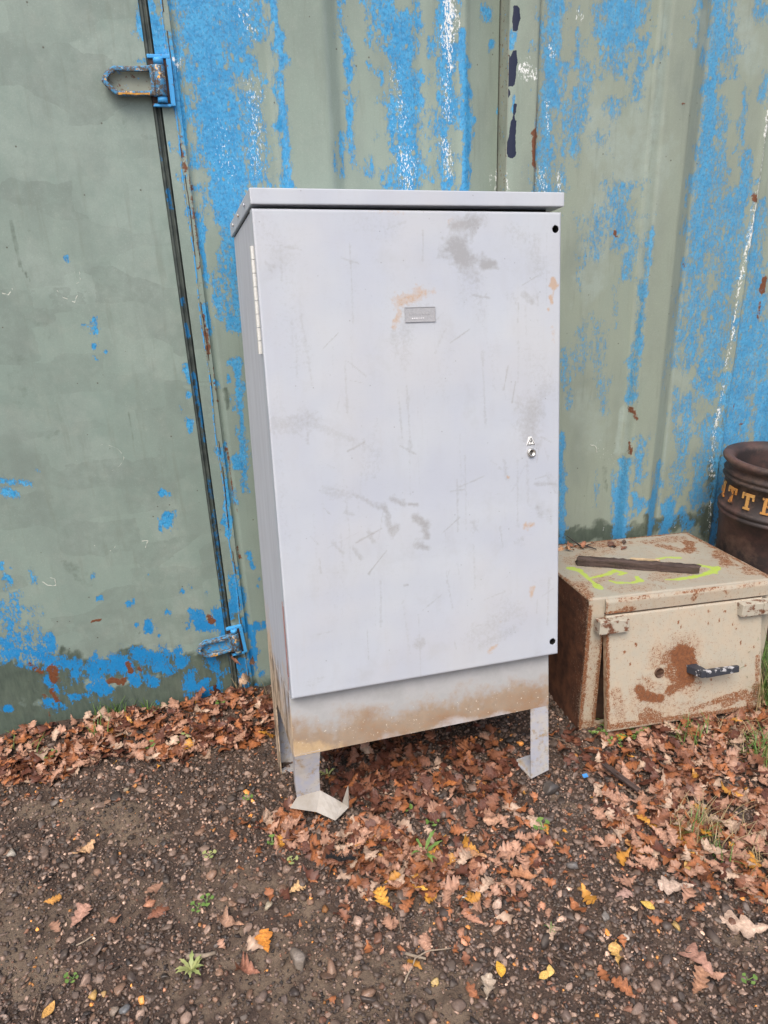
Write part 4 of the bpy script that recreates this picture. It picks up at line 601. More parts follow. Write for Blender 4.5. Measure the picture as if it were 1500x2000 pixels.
# ------------------------------------------------------------------ rusty cream enclosure
BM_ = Matrix.Rotation(-.0331, 3, 'Z') @ Matrix.Rotation(-.063, 3, 'X') @ Matrix.Rotation(.0458, 3, 'Y')
enc = empty('steel_enclosure', (1.0723, -.5456, -.080), BM_, 'low cream steel enclosure with rust patches and yellow-green spray marks on top', 'metal box')
BW, BD, BH = .6675, .4682, .469
def enc_mat():
    s = N('rusting_cream_paint'); n = s.noise(20, 6, .6); n2 = s.noise(95, 7, .72); n3 = s.noise(300, 4, .7); n4 = s.noise(45, 6, .65, s.scale(s.tc, (1, 1, .3)))
    c = s.mix(s.mr(n, .35, .65), (.385, .355, .285), (.445, .415, .335))
    c = s.mix(s.mr(n4, .55, .75, 0, .35), c, (.34, .28, .19))
    c = s.mix(s.math('MULTIPLY', s.attr('grime'), s.mr(n, .3, .7, .35, .9)), c, (.235, .225, .195))
    bloom = s.mask(s.attr('rust'), n, .8, .35, .45); c = s.mix(s.math('MULTIPLY', bloom, .6), c, (.40, .20, .075))
    nn = s.math('ADD', s.math('MULTIPLY', n2, .5), s.math('MULTIPLY', n3, .5))
    r = s.mask(s.attr('rust'), nn, 3.0, .10); rc = s.mix(s.mr(n2, .35, .65), (.085, .028, .012), (.24, .092, .034))
    rc = s.mix(s.attr('shaded_rust'), rc, s.mix(s.mr(n, .35, .65), (.055, .022, .012), (.150, .058, .028)))  # rust of the side walls, darkened to paint in their shade
    c = s.mix(r, c, rc)
    gp = s.mask(s.attr('spray'), n2, .8, .12); c = s.mix(s.math('MULTIPLY', gp, s.mr(n2, .3, .6, .45, .85)), c, (.40, .56, .03))
    return s.done(c, s.mix(r, (.42,.42,.42), (.85,.85,.85)), s.bump(r, .35, .001, s.bump(n2, .2, .0008)), spec=.45)
M_ENC = enc_mat()
def zero(U, V): return 0*U
def esurf(name, us, vs, fn, rust, grime=zero, spray=zero, parent=None, flip=False):
    return grid(name, us, vs, fn, M_ENC, parent or enc, {'shaded_rust': (lambda U, V: 0*U+1.0) if name == 'enclosure_side' else zero, 'rust': rust, 'grime': grime, 'spray': spray}, True, flip)
hs = .0045
def cstroke(U, V, L, seed=40): return strokes(U, V, L, .6, seed)
# top sheet (x,y)
TOPR = [(0,.02,0,.45,.008,.5),(.02,.462,.66,.462,.010,.58),(.655,.02,.655,.46,.012,.55),(.56,.30,.60,.36,.022,.62),(.48,.36,.52,.30,.03,.52),(.45,.40,.60,.42,.03,.42),(.60,.15,.64,.25,.03,.55),(.10,.30,.30,.40,.05,.36),(.02,.10,.12,.14,.04,.34),(.30,.10,.45,.15,.05,.36),(.14,.05,.25,.03,.04,.32),(.2,.42,.35,.43,.03,.5),(.62,.06,.66,.12,.02,.5),(.0,.0,.02,.1,.02,.5)]
GR = [(.060,.245,.080,.215,.014,.9),(.080,.215,.075,.10,.0085,.95),(.075,.10,.072,.068,.010,1.),(.085,.150,.150,.165,.007,.8),(.150,.165,.195,.185,.009,.9),(.195,.185,.215,.160,.011,.95),(.215,.160,.19,.150,.007,.85),(.135,.115,.150,.095,.007,.9),(.150,.095,.195,.080,.008,.95),(.195,.080,.228,.090,.009,.95),(.228,.090,.235,.120,.009,.9),
      (.375,.240,.430,.250,.008,.8),(.430,.250,.475,.236,.008,.9),(.50,.155,.53,.120,.012,.85),(.53,.120,.50,.095,.014,.9),(.50,.095,.45,.080,.011,.8),(.45,.080,.345,.070,.009,.8),(.345,.070,.320,.078,.008,.7),(.36,.225,.375,.235,.01,.5)]
def topz(U, V):
    e = np.minimum(np.minimum(U, BW-U), np.minimum(V, BD-V)); r = .007
    return BH - np.where(e < r, r-np.sqrt(np.maximum(r*r-(r-e)**2, 0)), 0)+.0012*(vnoise(U, V, .12, 41)-.5)
ed = lambda L: np.concatenate([[0, .0008, .0022, .0045], np.arange(.008, L-.008, hs), [L-.0045, L-.0022, L-.0008, L]])
esurf('enclosure_top', ed(BW), ed(BD), lambda U, V: (U, V, topz(U, V)),
      lambda U, V: np.maximum(cstroke(U, V, TOPR), .20), lambda U, V: .55+.4*(vnoise(U, V, .09, 43)-.5), lambda U, V: strokes(U, V, GR, .5, 44))
# front frame (x,z) at y=0, left side (y,z) at x=0
FR = [(.002,.02,.002,.44,.014,.66),(.052,.02,.055,.34,.008,.6),(.02,.0,.05,.0,.05,.5),(.04,.05,.05,.2,.012,.4),(.03,.1,.03,.3,.03,.34)]
vv = np.concatenate([np.arange(0, BH-.0075, hs), [BH-.007]])
# the opening's frame is built as four strips round a dark recess
def fstrip(x0, x1, z0, z1, y=0.0, nm='front_frame'):
    return esurf(nm, np.linspace(x0, x1, max(3, int((x1-x0)/hs))), np.linspace(z0, z1, max(3, int((z1-z0)/hs))), lambda U, V: (U, 0*U+y, V),
                 lambda U, V: np.maximum(cstroke(U, V, FR, 45), .22+.18*np.clip((.1-V)/.1, 0, 1)))
fstrip(0, .058, 0, BH-.007); fstrip(.612, BW, 0, BH-.007); fstrip(.058, .612, 0, .03); fstrip(.058, .612, .40, BH-.007)
LIPR = [(.06,.416,.15,.425,.012,.6),(.36,.435,.37,.455,.012,.55),(.3,.46,.45,.462,.006,.5),(.1,.46,.2,.46,.006,.45),(.055,.45,.055,.41,.006,.5),(.47,.45,.48,.44,.006,.5),(.52,.458,.6,.46,.006,.4)]
us = np.arange(.053, .640, hs)
def lipf(U, V):  # V 0..1 from top roll to lower edge
    z = BH-.004 - V*.048; y = -.004 - .006*np.clip(V*4, 0, 1)
    return U, y, z
esurf('rain_lip', us, np.linspace(0, 1, 14), lipf, lambda U, V: np.maximum(strokes(U, BH-.004-V*.048, LIPR, .5, 46), .26), lambda U, V: .25+.0*U, flip=True)
bm = bmesh.new(); add_box(bm, .0535, .6385, -.0098, .0-.0005, BH-.0535, BH-.0515); bm_obj('lip_underside', bm, M_RUSTDARK, enc)
SR = [(0,.0,.46,.46,.5,.0),(.23,.1,.23,.4,.5,.97)]
esurf('enclosure_side', ed(BD), vv, lambda U, V: (0*U-.0002, U, V),
      lambda U, V: np.clip(.52+.35*vnoise(U, V, .10, 47)+.25*np.clip((U-.02)/.08, 0, 1), 0, 1)-.25*np.clip((.012-U)/.012, 0, 1), flip=True)
esurf('enclosure_side', ed(BD), vv, lambda U, V: (0*U+BW, U, V), lambda U, V: np.clip(.3+.3*vnoise(U, V, .10, 48), 0, 1))
M_ENCIN = simple('rusty_inside', (.10, .05, .03), .85, sc=30, bump=.5, col2=(.045, .025, .018))
bm = bmesh.new(); add_box(bm, .004, BW-.004, .03, BD-.002, .002, BH-.012); bm_obj('enclosure_inner_box', bm, M_ENCIN, enc)
bm = bmesh.new(); add_box(bm, .0006, BW-.0006, BD-.0019, BD, .0, BH-.007); bm_obj('enclosure_back', bm, M_ENCIN, enc)
# door hung from the top hinges and swung out a little at the bottom
dpiv = bpy.data.objects.new('enclosure_door', None)
DW, DH = .562, .378
dmat = Matrix.Translation((.055, -.014, .412)) @ Matrix.Rotation(R_(-10.5), 4, 'X') @ Matrix.Rotation(R_(.0), 4, 'Y')
DR = [(.262,-.155,.275,-.165,.044,.82),(.285,-.185,.280,-.225,.040,.80),(.262,-.250,.225,-.268,.022,.66),(.225,-.205,.245,-.235,.030,.62),(.112,-.250,.122,-.272,.020,.74),(.122,-.272,.185,-.292,.018,.76),(.14,-.225,.15,-.245,.02,.45),(.205,-.165,.225,-.150,.022,.55),
      (.12,-.26,.20,-.28,.06,.36),(.20,-.17,.28,-.15,.075,.40),(.28,-.17,.29,-.25,.06,.40),
      (.0,-.36,.55,-.372,.010,.6),(.003,-.02,.003,-.36,.006,.62),(.12,-.340,.18,-.352,.018,.60),(.14,-.325,.17,-.345,.016,.58),(.30,-.345,.36,-.335,.012,.52),(.38,-.33,.50,-.315,.014,.58),(.42,-.345,.50,-.325,.016,.56),(.52,-.35,.55,-.30,.018,.56),(.545,-.2,.545,-.35,.010,.52),(.03,-.25,.05,-.34,.026,.42),(.10,-.31,.45,-.36,.03,.36),(.54,-.30,.56,-.37,.02,.5)]
for q in [(.25,-.045),(.36,-.02),(.42,-.03),(.45,-.075),(.40,-.055),(.26,-.060),(.52,-.05),(.46,-.09),(.36,-.06),(.48,-.14),(.53,-.16),(.50,-.22),(.37,-.25),(.10,-.10),(.16,-.12),(.08,-.16),(.06,-.12)]:
    DR.append((q[0], q[1], q[0]+.001, q[1]-.006, .003, .75))
def dy(U, V):
    e = np.minimum(np.minimum(U, DW-U), np.minimum(-V, DH+V)); return np.where(e < .006, .006-np.sqrt(np.maximum(.006**2-(.006-e)**2, 0)), 0)
DRW = DR
o = esurf('enclosure_door', ed(DW), -ed(DH)[::-1], lambda U, V: (U, dy(U, V), V), lambda U, V: np.maximum(strokes(U, V, DR, .25, 50), .23+.10*np.clip((-V-.25)/.1, 0, 1)), lambda U, V: .1+0*U)
o.matrix_local = dmat; edoor = o
def ring_ret(name, x0, x1, z0, z1, y0, y1, parent, mat, t=.002):
    bm = bmesh.new(); add_box(bm, x0, x1, y0, y1, z0, z0+t); add_box(bm, x0, x1, y0, y1, z1-t, z1); add_box(bm, x0, x0+t, y0, y1, z0+t, z1-t); add_box(bm, x1-t, x1, y0, y1, z0+t, z1-t); return bm_obj(name, bm, mat, parent)
M_ENCED = simple('rust_edged_cream_paint', (.42, .33, .22), .6, .4, 60, .3, 0, (.20, .085, .04))
ring_ret('door_return', 0, DW, -DH, 0, .006, .022, edoor, M_ENCED)
bm = bmesh.new(); add_box(bm, .003, DW-.003, .0215, .0225, -DH+.003, -.003); bm_obj('door_inner_skin', bm, M_ENCIN, edoor)
M_OLDLOCK = simple('rusty_lock_metal', (.17, .10, .065), .5, .4, 90, .5, .5, (.07, .035, .022))
lx, lz = .182, -.205
lk = lathe_y('quarter_turn_lock', [(.0165,0),(.0165,.003),(.0150,.0045),(.0135,.0045),(.0128,.003),(0,.003)], (lx,0,lz), M_OLDLOCK, edoor)
bm = bmesh.new(); add_box(bm, lx-.0115, lx+.0115, -.0052, -.0031, lz-.0035, lz-.0008, 0, 2, ); add_box(bm, lx-.0115, lx+.0115, -.0052, -.0031, lz+.0012, lz+.0036); bm_obj('lock_slot', bm, M_OLDLOCK, lk)
# lever handle
s = N('handle_with_glints'); f = s.mask(.30, s.noise(38, 5, .6), 2.4, .04); M_HAND = s.done(s.mix(f, (.030, .033, .042), (.42, .42, .43)), .5, s.bump(f, .5, .001))  # grey patches on the dark handle paint in its pale highlights
bm = bmesh.new(); hx, hz = .300, -.205
hexa(bm, [(hx-.020,-.001,hz-.012),(hx+.015,-.001,hz-.012),(hx+.028,-.050,hz-.017),(hx-.0,-.050,hz-.017),(hx-.020,-.001,hz+.014),(hx+.015,-.001,hz+.014),(hx+.028,-.050,hz+.004),(hx-.0,-.050,hz+.004)][:8], .002)
hexa(bm, [(hx+.018,-.030,hz-.016),(hx+.135,-.040,hz-.014),(hx+.135,-.052,hz-.014),(hx+.016,-.052,hz-.018),(hx+.018,-.030,hz+.004),(hx+.135,-.040,hz+.007),(hx+.135,-.052,hz+.007),(hx+.016,-.052,hz+.004)], .002)
bm_obj('lever_handle', bm, M_HAND, edoor)
# hinge blocks
def block(x0, x1, y0, z0, z1):
    bm = bmesh.new(); add_box(bm, x0, x1, y0, -.0102, z0, z1, .002); return bm
M_BLOCK = None
s = N('rust_spotted_cream'); n2 = s.noise(40, 7, .7); r = s.mask(.42, n2, 2.2, .07); M_BLOCK = s.done(s.mix(r, (.42, .385, .31), (.15, .062, .033)), .5, s.bump(r, .3, .001))
for x0, x1 in ((.018, .052), (.0535, .118)): bm_obj('hinge_block', block(x0, x1, -.044, .366, .408), M_BLOCK, enc)
for x0, x1 in ((.520, .598), (.5995, .650)): bm_obj('hinge_block', block(x0, x1, -.044, .366, .408), M_BLOCK, enc)

# ------------------------------------------------------------------ wooden offcut on the box
wood = N('weathered_wood'); st = wood.scale(wood.tc, (.06, 1, 1)); n = wood.noise(160, 5, .65, st)
M_WOOD = wood.done(wood.mix(wood.mr(n, .38, .62), (.030, .018, .015), (.085, .056, .046)), .75, wood.bump(n, .9, .003))
EM = enc.matrix_world
def on_top(x, y, z=0): return EM @ Vector((x, y, BH+z))
def stick_obj(name, p0, p1, w, h, label, cat, mat, segs=26, seed=1, rough=.1):
    p0 = Vector(p0); p1 = Vector(p1); rnd = random.Random(seed)
    L = (p1-p0).length; m = Matrix.Translation((p0+p1)/2) @ (p1-p0).to_track_quat('X', 'Z').to_matrix().to_4x4()
    bm = bmesh.new(); rings = []
    for i in range(segs+1):
        t = i/segs; x = -L/2+t*L; k = 1-.25*abs(t-.4)
        pts = [(-.5,-.5),(.5,-.5),(.55,.1),(.42,.5),(-.1,.55+.1*rnd.random()),(-.5,.42)]
        jy = (rnd.random()-.5)*rough*w*.4; ex = 0 if 0 < i < segs else (rnd.random()-.5)*.01
        rings.append([bm.verts.new((x+(rnd.random()-.5)*.012*(i in (0, segs)), a*w*k*(1+(rnd.random()-.5)*rough)+jy, b*h*k*(1+(rnd.random()-.5)*rough*1.5 if b > 0 else 1))) for a, b in pts])
    for A, B in zip(rings, rings[1:]):
        for k in range(6): bm.faces.new((A[k], A[(k+1)%6], B[(k+1)%6], B[k]))
    bm.faces.new(rings[0][::-1]); bm.faces.new(rings[-1])
    o = bm_obj(name, bm, mat); o.matrix_world = m; tag(o, label, cat); return o
stick_obj('wood_offcut', on_top(.095, .268, .016), on_top(.452, .098, .015), .030, .026, 'split dark length of wood lying across the top of the rusty enclosure', 'wood', M_WOOD, seed=3, rough=.22)
stick_obj('wood_splinter', on_top(.30, .262, .004), on_top(.385, .222, .005), .012, .006, 'pale splinter of bare wood behind the dark length of wood', 'wood', simple('pale_bare_wood', (.50, .38, .24), .8, .3, 60, .5), 10, 5, .3)

# ------------------------------------------------------------------ litter bin
BX, BY, BZ, BHH = 1.945, -.265, -.085, .752
tilt = Matrix.Rotation(R_(2.5), 3, 'Y') @ Matrix.Rotation(R_(1.0), 3, 'X')
lb = empty('litter_bin', (BX, BY, BZ), tilt, 'round rusty cast iron litter bin with worn gold lettering at the right edge', 'litter bin')
s = N('rusty_cast_iron'); n = s.noise(14, 7, .65); n2 = s.noise(120, 5, .7)
c = s.mix(s.mr(n, .35, .65), (.050, .027, .024), (.105, .052, .042)); c = s.mix(s.mr(s.noise(5, 6, .65), .42, .58, 0, .85), c, (.018, .016, .016)); c = s.mix(s.mr(s.noise(9, 6, .7), .52, .66, 0, .6), c, (.14, .085, .06))
M_IRON = s.done(c, .62, s.bump(n2, .5, .0015))
T = BHH; RB = .183
prof = [(.0,.0),(.135,.0),(.145,.006),(.147,.03),(.168,T-.33),(RB-.003,T-.215),(RB+.003,T-.212),(RB+.006,T-.206),(RB+.003,T-.199),(RB-.001,T-.197),(RB+.002,T-.193),(RB+.008,T-.186),(RB+.003,T-.178),(RB-.004,T-.175),(RB-.004,T-.088),(RB+.003,T-.085),(RB+.008,T-.079),(RB+.004,T-.072),(RB,T-.069),(RB+.004,T-.064),(RB+.008,T-.058),(RB+.002,T-.051),(RB-.003,T-.046),(RB-.002,T-.036),(RB+.008,T-.028),(RB+.016,T-.020),(RB+.019,T-.011),(RB+.015,T-.003),(RB+.006,T),(RB-.004,T-.002),(RB-.012,T-.008),(RB-.020,T-.014),(RB-.024,T-.03),(RB-.026,T-.2),(.150,.2),(.14,.06),(0,.06)]
bm = bmesh.new(); add_lathe(bm, prof, 96); bmesh.ops.remove_doubles(bm, verts=bm.verts, dist=1e-6); body_ = bm_obj('bin_body', bm, M_IRON, lb, True)
s = N('worn_gold_letter_paint'); f = s.mask(.30, s.noise(70, 6, .7), 2.8, .05); M_GOLD = s.done(s.mix(f, s.mix(s.mr(s.noise(9,2),.4,.6),(.50, .20, .04),(.52,.29,.09)), (.09, .045, .03)), .55, s.bump(f, .4, .001))
GL = {'T': [(0,.82,1,1),(.38,.12,.62,.82),(.24,0,.76,.12),(0,.62,.13,.82),(.87,.62,1,.82)],
      'I': [(.25,.88,.75,1),(.36,.12,.64,.88),(.25,0,.75,.12)],
      'E': [(.12,.12,.36,.86),(0,.86,.88,1),(0,0,.88,.12),(.36,.44,.66,.56),(.78,.68,.9,.86),(.78,.12,.9,.32),(.6,.36,.7,.44),(.6,.56,.7,.64)],
      'L': [(.15,.12,.4,.88),(.02,.88,.56,1),(.02,0,.9,.12),(.78,.12,.9,.34)],
      'R': [(.12,.12,.36,.86),(0,.86,.7,1),(0,0,.46,.12),(.66,.58,.9,.9),(.36,.44,.75,.57),(.52,.2,.76,.44),(.66,0,.95,.2)]}
cang = math.atan2(-2.2658-BY, 0-BX)       # direction from bin to where one stands
def letter(ch, ang):
    bm = bmesh.new(); wd = .045; ht = .058; z0 = T-.161; r0 = RB-.0038; r1 = RB+.0005
    for (a0, b0, a1, b1) in GL[ch]:
        k = 4; ps = []
        for i in range(k+1):
            t = ang + ((a0+(a1-a0)*i/k)-.5)*wd/RB
            for r in (r0, r1):
                for b in (b0, b1): ps.append(bm.verts.new((r*math.cos(t), r*math.sin(t), z0+b*ht)))
        for i in range(k):
            A = ps[i*4:i*4+4]; B = ps[i*4+4:i*4+8]
            bm.faces.new((A[2], B[2], B[3], A[3])); bm.faces.new((A[1], A[3], B[3], B[1])); bm.faces.new((A[0], B[0], B[2], A[2]))
        bm.faces.new((ps[0], ps[2], ps[3], ps[1])); bm.faces.new((ps[-4], ps[-3], ps[-1], ps[-2]))
    bm_obj('raised_letter', bm, M_GOLD, lb)
for i, ch in enumerate('LITTER'): letter(ch, cang + R_(-97+i*22.5+ (2 if ch == 'I' else 0)))

# ------------------------------------------------------------------ gravel
def ico(sub):
    bm = bmesh.new(); bmesh.ops.create_icosphere(bm, subdivisions=sub, radius=1.0)
    v = np.array([x.co[:] for x in bm.verts]); bm.verts.index_update(); f = np.array([[w.index for w in x.verts] for x in bm.faces]); bm.free(); return v, f
ICO1, ICO2, ICO3 = ico(1), ico(2), ico(3)
PALG = [((.065,.060,.057), 22), ((.105,.096,.088), 20), ((.038,.036,.035), 14), ((.15,.135,.12), 11), ((.115,.088,.066), 12), ((.20,.18,.16), 8), ((.13,.078,.055), 4), ((.28,.255,.225), 3.5), ((.30,.18,.12), 1.6), ((.48,.43,.37), 1.0), ((.50,.27,.07), .8), ((.018,.017,.017), 9)]
pc = np.array([p[0] for p in PALG]); pw = np.array([p[1] for p in PALG], float); pw /= pw.sum()
def rot_np(n, tilt=.5):
    a = RNG.uniform(0, 2*np.pi, n); ax = RNG.normal(0, tilt, n); ay = RNG.normal(0, tilt, n)
    ca, sa, cx, sx, cy, sy = np.cos(a), np.sin(a), np.cos(ax), np.sin(ax), np.cos(ay), np.sin(ay)
    Rz_ = np.zeros((n,3,3)); Rz_[:,0,0]=ca; Rz_[:,0,1]=-sa; Rz_[:,1,0]=sa; Rz_[:,1,1]=ca; Rz_[:,2,2]=1
    Rx_ = np.zeros((n,3,3)); Rx_[:,0,0]=1; Rx_[:,1,1]=cx; Rx_[:,1,2]=-sx; Rx_[:,2,1]=sx; Rx_[:,2,2]=cx
    Ry_ = np.zeros((n,3,3)); Ry_[:,0,0]=cy; Ry_[:,0,2]=sy; Ry_[:,1,1]=1; Ry_[:,2,0]=-sy; Ry_[:,2,2]=cy
    return Rz_ @ Rx_ @ Ry_
def stones_mesh(name, px, py, rad, base, sink=.3, colors=None, cuts=5):
    bv, bf = base; n = len(px); nvt = len(bv)
    nz = 1 + RNG.uniform(-.24, .24, (n, nvt, 1))*(.35 if nvt > 100 else 1)
    sc = np.stack([rad*RNG.uniform(.85, 1.3, n), rad*RNG.uniform(.7, 1.05, n), rad*RNG.uniform(.42, .75, n)], -1)
    v = bv[None]*nz
    # a few flat cut faces make the stones angular
    for _ in range(cuts):
        d = RNG.normal(0, 1, (n, 3)); d /= np.linalg.norm(d, axis=1)[:, None]; lim = RNG.uniform(.34, .70, n)
        dot = np.einsum('nvk,nk->nv', v, d); ex = np.maximum(dot-lim[:, None], 0); v = v - ex[..., None]*d[:, None, :]
    v = v*sc[:, None, :]
    v = np.einsum('nij,nvj->nvi', rot_np(n, .35), v)
    z = ground_h(px, py)
    v += np.stack([px, py, z + rad*(.5-sink)], -1)[:, None, :]
    f = (bf[None] + (np.arange(n)*nvt)[:, None, None]).reshape(-1, 3)
    me = mesh_np(name, v.reshape(-1, 3), f)
    ci = RNG.choice(len(pc), n, p=pw); col = pc[ci]*RNG.uniform(.28, 1.0, (n, 1))**1.5*2.0*np.array([1.42, 1.06, .90]) if colors is None else np.array(colors)
    at = me.color_attributes.new('stone', 'FLOAT_COLOR', 'POINT')
    c4 = np.ones((n, nvt, 4), np.float32); c4[..., :3] = col[:, None, :]
    at.data.foreach_set('color', c4.ravel()); return me
s = N('gravel_stone'); n = s.noise(260, 4, .6); c = s.mix(s.mr(n, .35, .65, 0, .45), s.attr('stone', 'Color'), (.045, .036, .030)); c = s.mix(s.mr(s.noise(30, 4), .45, .7, 0, .45), c, (.13, .097, .070))
M_STONE = s.done(c, s.mr(s.noise(12, 3), .35, .65, .38, .68), s.bump(n, .35, .001), spec=.5)
def scatter(n, dens):
    x = RNG.uniform(-1.35, 2.45, n*3); y = RNG.uniform(-2.0, -.01, n*3)
    u = RNG.uniform(0, 1, n*3)
    # keep the density where the ground is looked at
    near = np.clip(1.25-np.abs((y+1.0))/1.2, .25, 1)*np.where((x < -.95) | (x > 1.9), .35, 1)
    m = u < near*dens(x, y); x, y = x[m][:n], y[m][:n]; return x, y
def mudk(x, y): return strokes(x, y, MUD, .6, 21)
def box_free(x, y): return ~((x > 1.09) & (x < 1.70) & (y > -.53) & (y < -.09))
gd = lambda lo: (lambda x, y: (1-lo*np.clip(mudk(x, y)*1.25, 0, 1))*(.60+.65*vnoise(x, y, .16, 60))*(1+.5*np.clip((x-.2)/.5, 0, 1))*box_free(x, y))
x, y = scatter(96000, gd(.32)); rad = np.clip(RNG.lognormal(math.log(.0040), .38, len(x)), .002, .009)
gs = link('gravel', stones_mesh('gravel', x, y, rad, ICO1, .25), M_STONE, None, False); tag(gs, kind='stuff')
x, y = scatter(13500, gd(.50)); rad = np.clip(RNG.lognormal(math.log(.0082), .34, len(x)), .0055, .020)
gs = link('coarse_gravel', stones_mesh('coarse_gravel', x, y, rad, ICO2, .30), M_STONE, None, False); tag(gs, kind='stuff')
def stone(x, y, r, col, label, name='stone', flat=1.0):
    me = stones_mesh(name, np.array([0.0]), np.array([0.0]), np.array([r]), ICO3 if r > .025 else ICO2, .2, [col], 9 if r > .025 else 5); 
    z = float(ground_h(np.array([x]), np.array([y]))[0]) - float(ground_h(np.array([0.]), np.array([0.]))[0])
    o = link(name, me, M_STONE, None, r < .02); o.location = (x, y, z+r*.12); tag(o, label, 'stone'); return o
stone(0.066, -1.086, .031, (.24, .20, .165), 'largest pale angular stone in the foreground below the buckled foot')
stone(-0.384, -1.014, .0125, (.55, .33, .10), 'larger amber pebble of a pair at the lower left', 'pebble')
stone(-0.364, -1.015, .0085, (.52, .33, .13), 'small tan pebble touching the larger amber pebble at the lower left', 'pebble')
stone(-0.316, -1.067, .016, (.17, .18, .19), 'smooth blue-grey pebble at the lower left below the pair of amber pebbles', 'pebble')
stone(-0.338, -1.064, .0135, (.27, .21, .16), 'pale brown pebble beside the smooth blue-grey pebble at the lower left', 'pebble')
stone(-0.635, -0.528, .0145, (.42, .38, .32), 'pale squarish pebble at the left edge of the gravel', 'pebble')
stone(0.774, -1.091, .0145, (.42, .22, .07), 'rounded amber brown pebble in the grey gravel right of centre', 'pebble')
stone(0.934, -1.253, .0135, (.58, .38, .12), 'yellow pebble with a dent, farthest right of the yellow pebbles', 'pebble')
stone(0.811, -1.233, .0125, (.62, .52, .42), 'pinkish white pebble left of the dented yellow pebble', 'pebble')
stone(0.790, -1.018, .0190, (.15, .14, .135), 'grey rounded stone in the gravel above the amber brown pebble', 'stone')
stone(0.350, -1.206, .0105, (.60, .42, .16), 'yellow pebble at the bottom centre left of the oval yellow leaf', 'pebble')
stone(0.869, -0.746, .034, (.055, .050, .048), 'dark flat stone against the right front foot of the grey cabinet', 'stone')
stone(0.018, -0.931, .0125, (.45, .38, .27), 'pale stone near the middle left below the drift of leaves', 'stone')
stone(-0.344, -0.389, .0120, (.30, .24, .16), 'tan stone in the dark gravel at the left', 'stone')
stone(0.487, -1.025, .0070, (.75, .70, .60), 'tiny white chip of stone left of the pale curled oak leaf', 'pebble')
stone(0.797, -1.173, .0125, (.22, .20, .18), 'light grey angular stone above the pinkish white pebble', 'stone')

# ------------------------------------------------------------------ leaves
PAL = {'orange brown': (.32, .118, .045), 'pinkish tan': (.40, .225, .15), 'dark red brown': (.09, .032, .020), 'golden yellow': (.55, .26, .04), 'pale tan': (.50, .36, .26), 'mid brown': (.20, .082, .044)}
PALN = list(PAL)
def leaf_mesh(seed, col, shape='oak', curl=1.0):
    r = random.Random(seed); Np = 27 if shape == 'oak' else 13; L = 1.0; vs = []; fs = []; cols = []
    bend = r.uniform(-.6, 1.0)*curl; cup = r.uniform(-.5, .7)*curl; twist = r.uniform(-.9, .9)*curl; ph = r.uniform(0, 6); nl = r.choice((3, 4, 4, 5))
    depth = r.uniform(.46, .70); wd = r.uniform(.27, .36); off = [r.uniform(-.12, .12) for _ in range(2)]; lob = [[r.uniform(.75, 1.1) for _ in range(8)] for _ in range(2)]
    arch = r.uniform(-.12, .12); rip = r.uniform(.03, .10)*curl
    for i in range(Np):
        t = i/(Np-1)
        if shape == 'oak': env = wd*max(0, math.sin(math.pi*(t**1.15)*.93+.10))**.75*(.50+.75*t)*1.15
        else: env = wd*.95*math.sin(math.pi*min(1, t*.97+.015))**.8
        for side in (-1, 0, 1):
            sgn = max(side, 0)
            if side:
                if shape == 'oak':
                    q = (t+off[sgn]*.3)*(nl+.5); ln = abs(math.sin(math.pi*q))**.75; k = lob[sgn][int(q) % 8]
                    wv = env*((1-depth)+depth*ln)*k*(.9+.1*r.random())
                    if i == 0: wv = .012
                    if i == Np-1: wv = env*.35
                    x = (t-.5)*L + wv*.28
                else: wv = env*r.uniform(.96, 1.04); x = (t-.5)*L
            else: wv = 0; x = (t-.5)*L + (.02 if i == Np-1 else 0)
            y = side*wv + arch*math.sin(math.pi*t)
            a = twist*(t-.5)*1.6; z = cup*(wv*wv)*3.6 + bend*((t-.5)**2)*1.0 + rip*math.sin(9*t+2.4*side+ph)*(1 if side else .2) + (.012 if side == 0 else 0)
            vs.append((x, y*math.cos(a)-z*math.sin(a)*.6, z*math.cos(a)+y*math.sin(a)))
            k = r.uniform(.86, 1.12)*(1.35 if side == 0 else 1)*(.82 if (side and shape == 'oak') else 1)
            cols.append((min(col[0]*k, .95), min(col[1]*k, .9), min(col[2]*k, .9), 1))
    for i in range(Np-1):
        a = i*3; fs += [(a, a+1, a+4, a+3), (a+1, a+2, a+5, a+4)]
    b = len(vs); z0 = vs[1][2]; y0 = vs[1][1]
    vs += [(-.5-.17, y0+.005, z0+.02), (-.5-.17, y0-.005, z0+.02), (-.48, y0+.008, z0), (-.48, y0-.008, z0)]; cols += [(col[0]*.5, col[1]*.5, col[2]*.5, 1)]*4; fs += [(b, b+1, b+3, b+2)]
    return np.array(vs), fs, cols
def leaf_data(name, *a, **k):
    v, f, c = leaf_mesh(*a, **k); me = bpy.data.meshes.new(name); me.from_pydata(v.tolist(), [], f)
    at = me.color_attributes.new('leafcol', 'FLOAT_COLOR', 'POINT'); at.data.foreach_set('color', np.array(c, np.float32).ravel())
    me.polygons.foreach_set('use_smooth', [True]*len(me.polygons)); me.update(); return me
s = N('dead_leaf'); oi = s.n('ObjectInfo').outputs['Random']; n = s.noise(9, 5, .6); tc = s.n('TexCoord').outputs['Generated']
c = s.mix(s.mr(n, .35, .7, 0, .55), s.attr('leafcol', 'Color'), (.10, .038, .02))
c = s.mix(s.math('MULTIPLY', s.mr(s.noise(60, 4), .6, .68), .5), c, (.05, .028, .02))
s.b.inputs['Transmission Weight'].default_value = 0
M_LEAF = s.done(c, .5, s.bump(n, .3, .02), spec=.4)
LM = {}
for ck in PALN:
    LM[ck] = [leaf_data('oak_leaf', 100+7*j+PALN.index(ck), PAL[ck]) for j in range(6)]
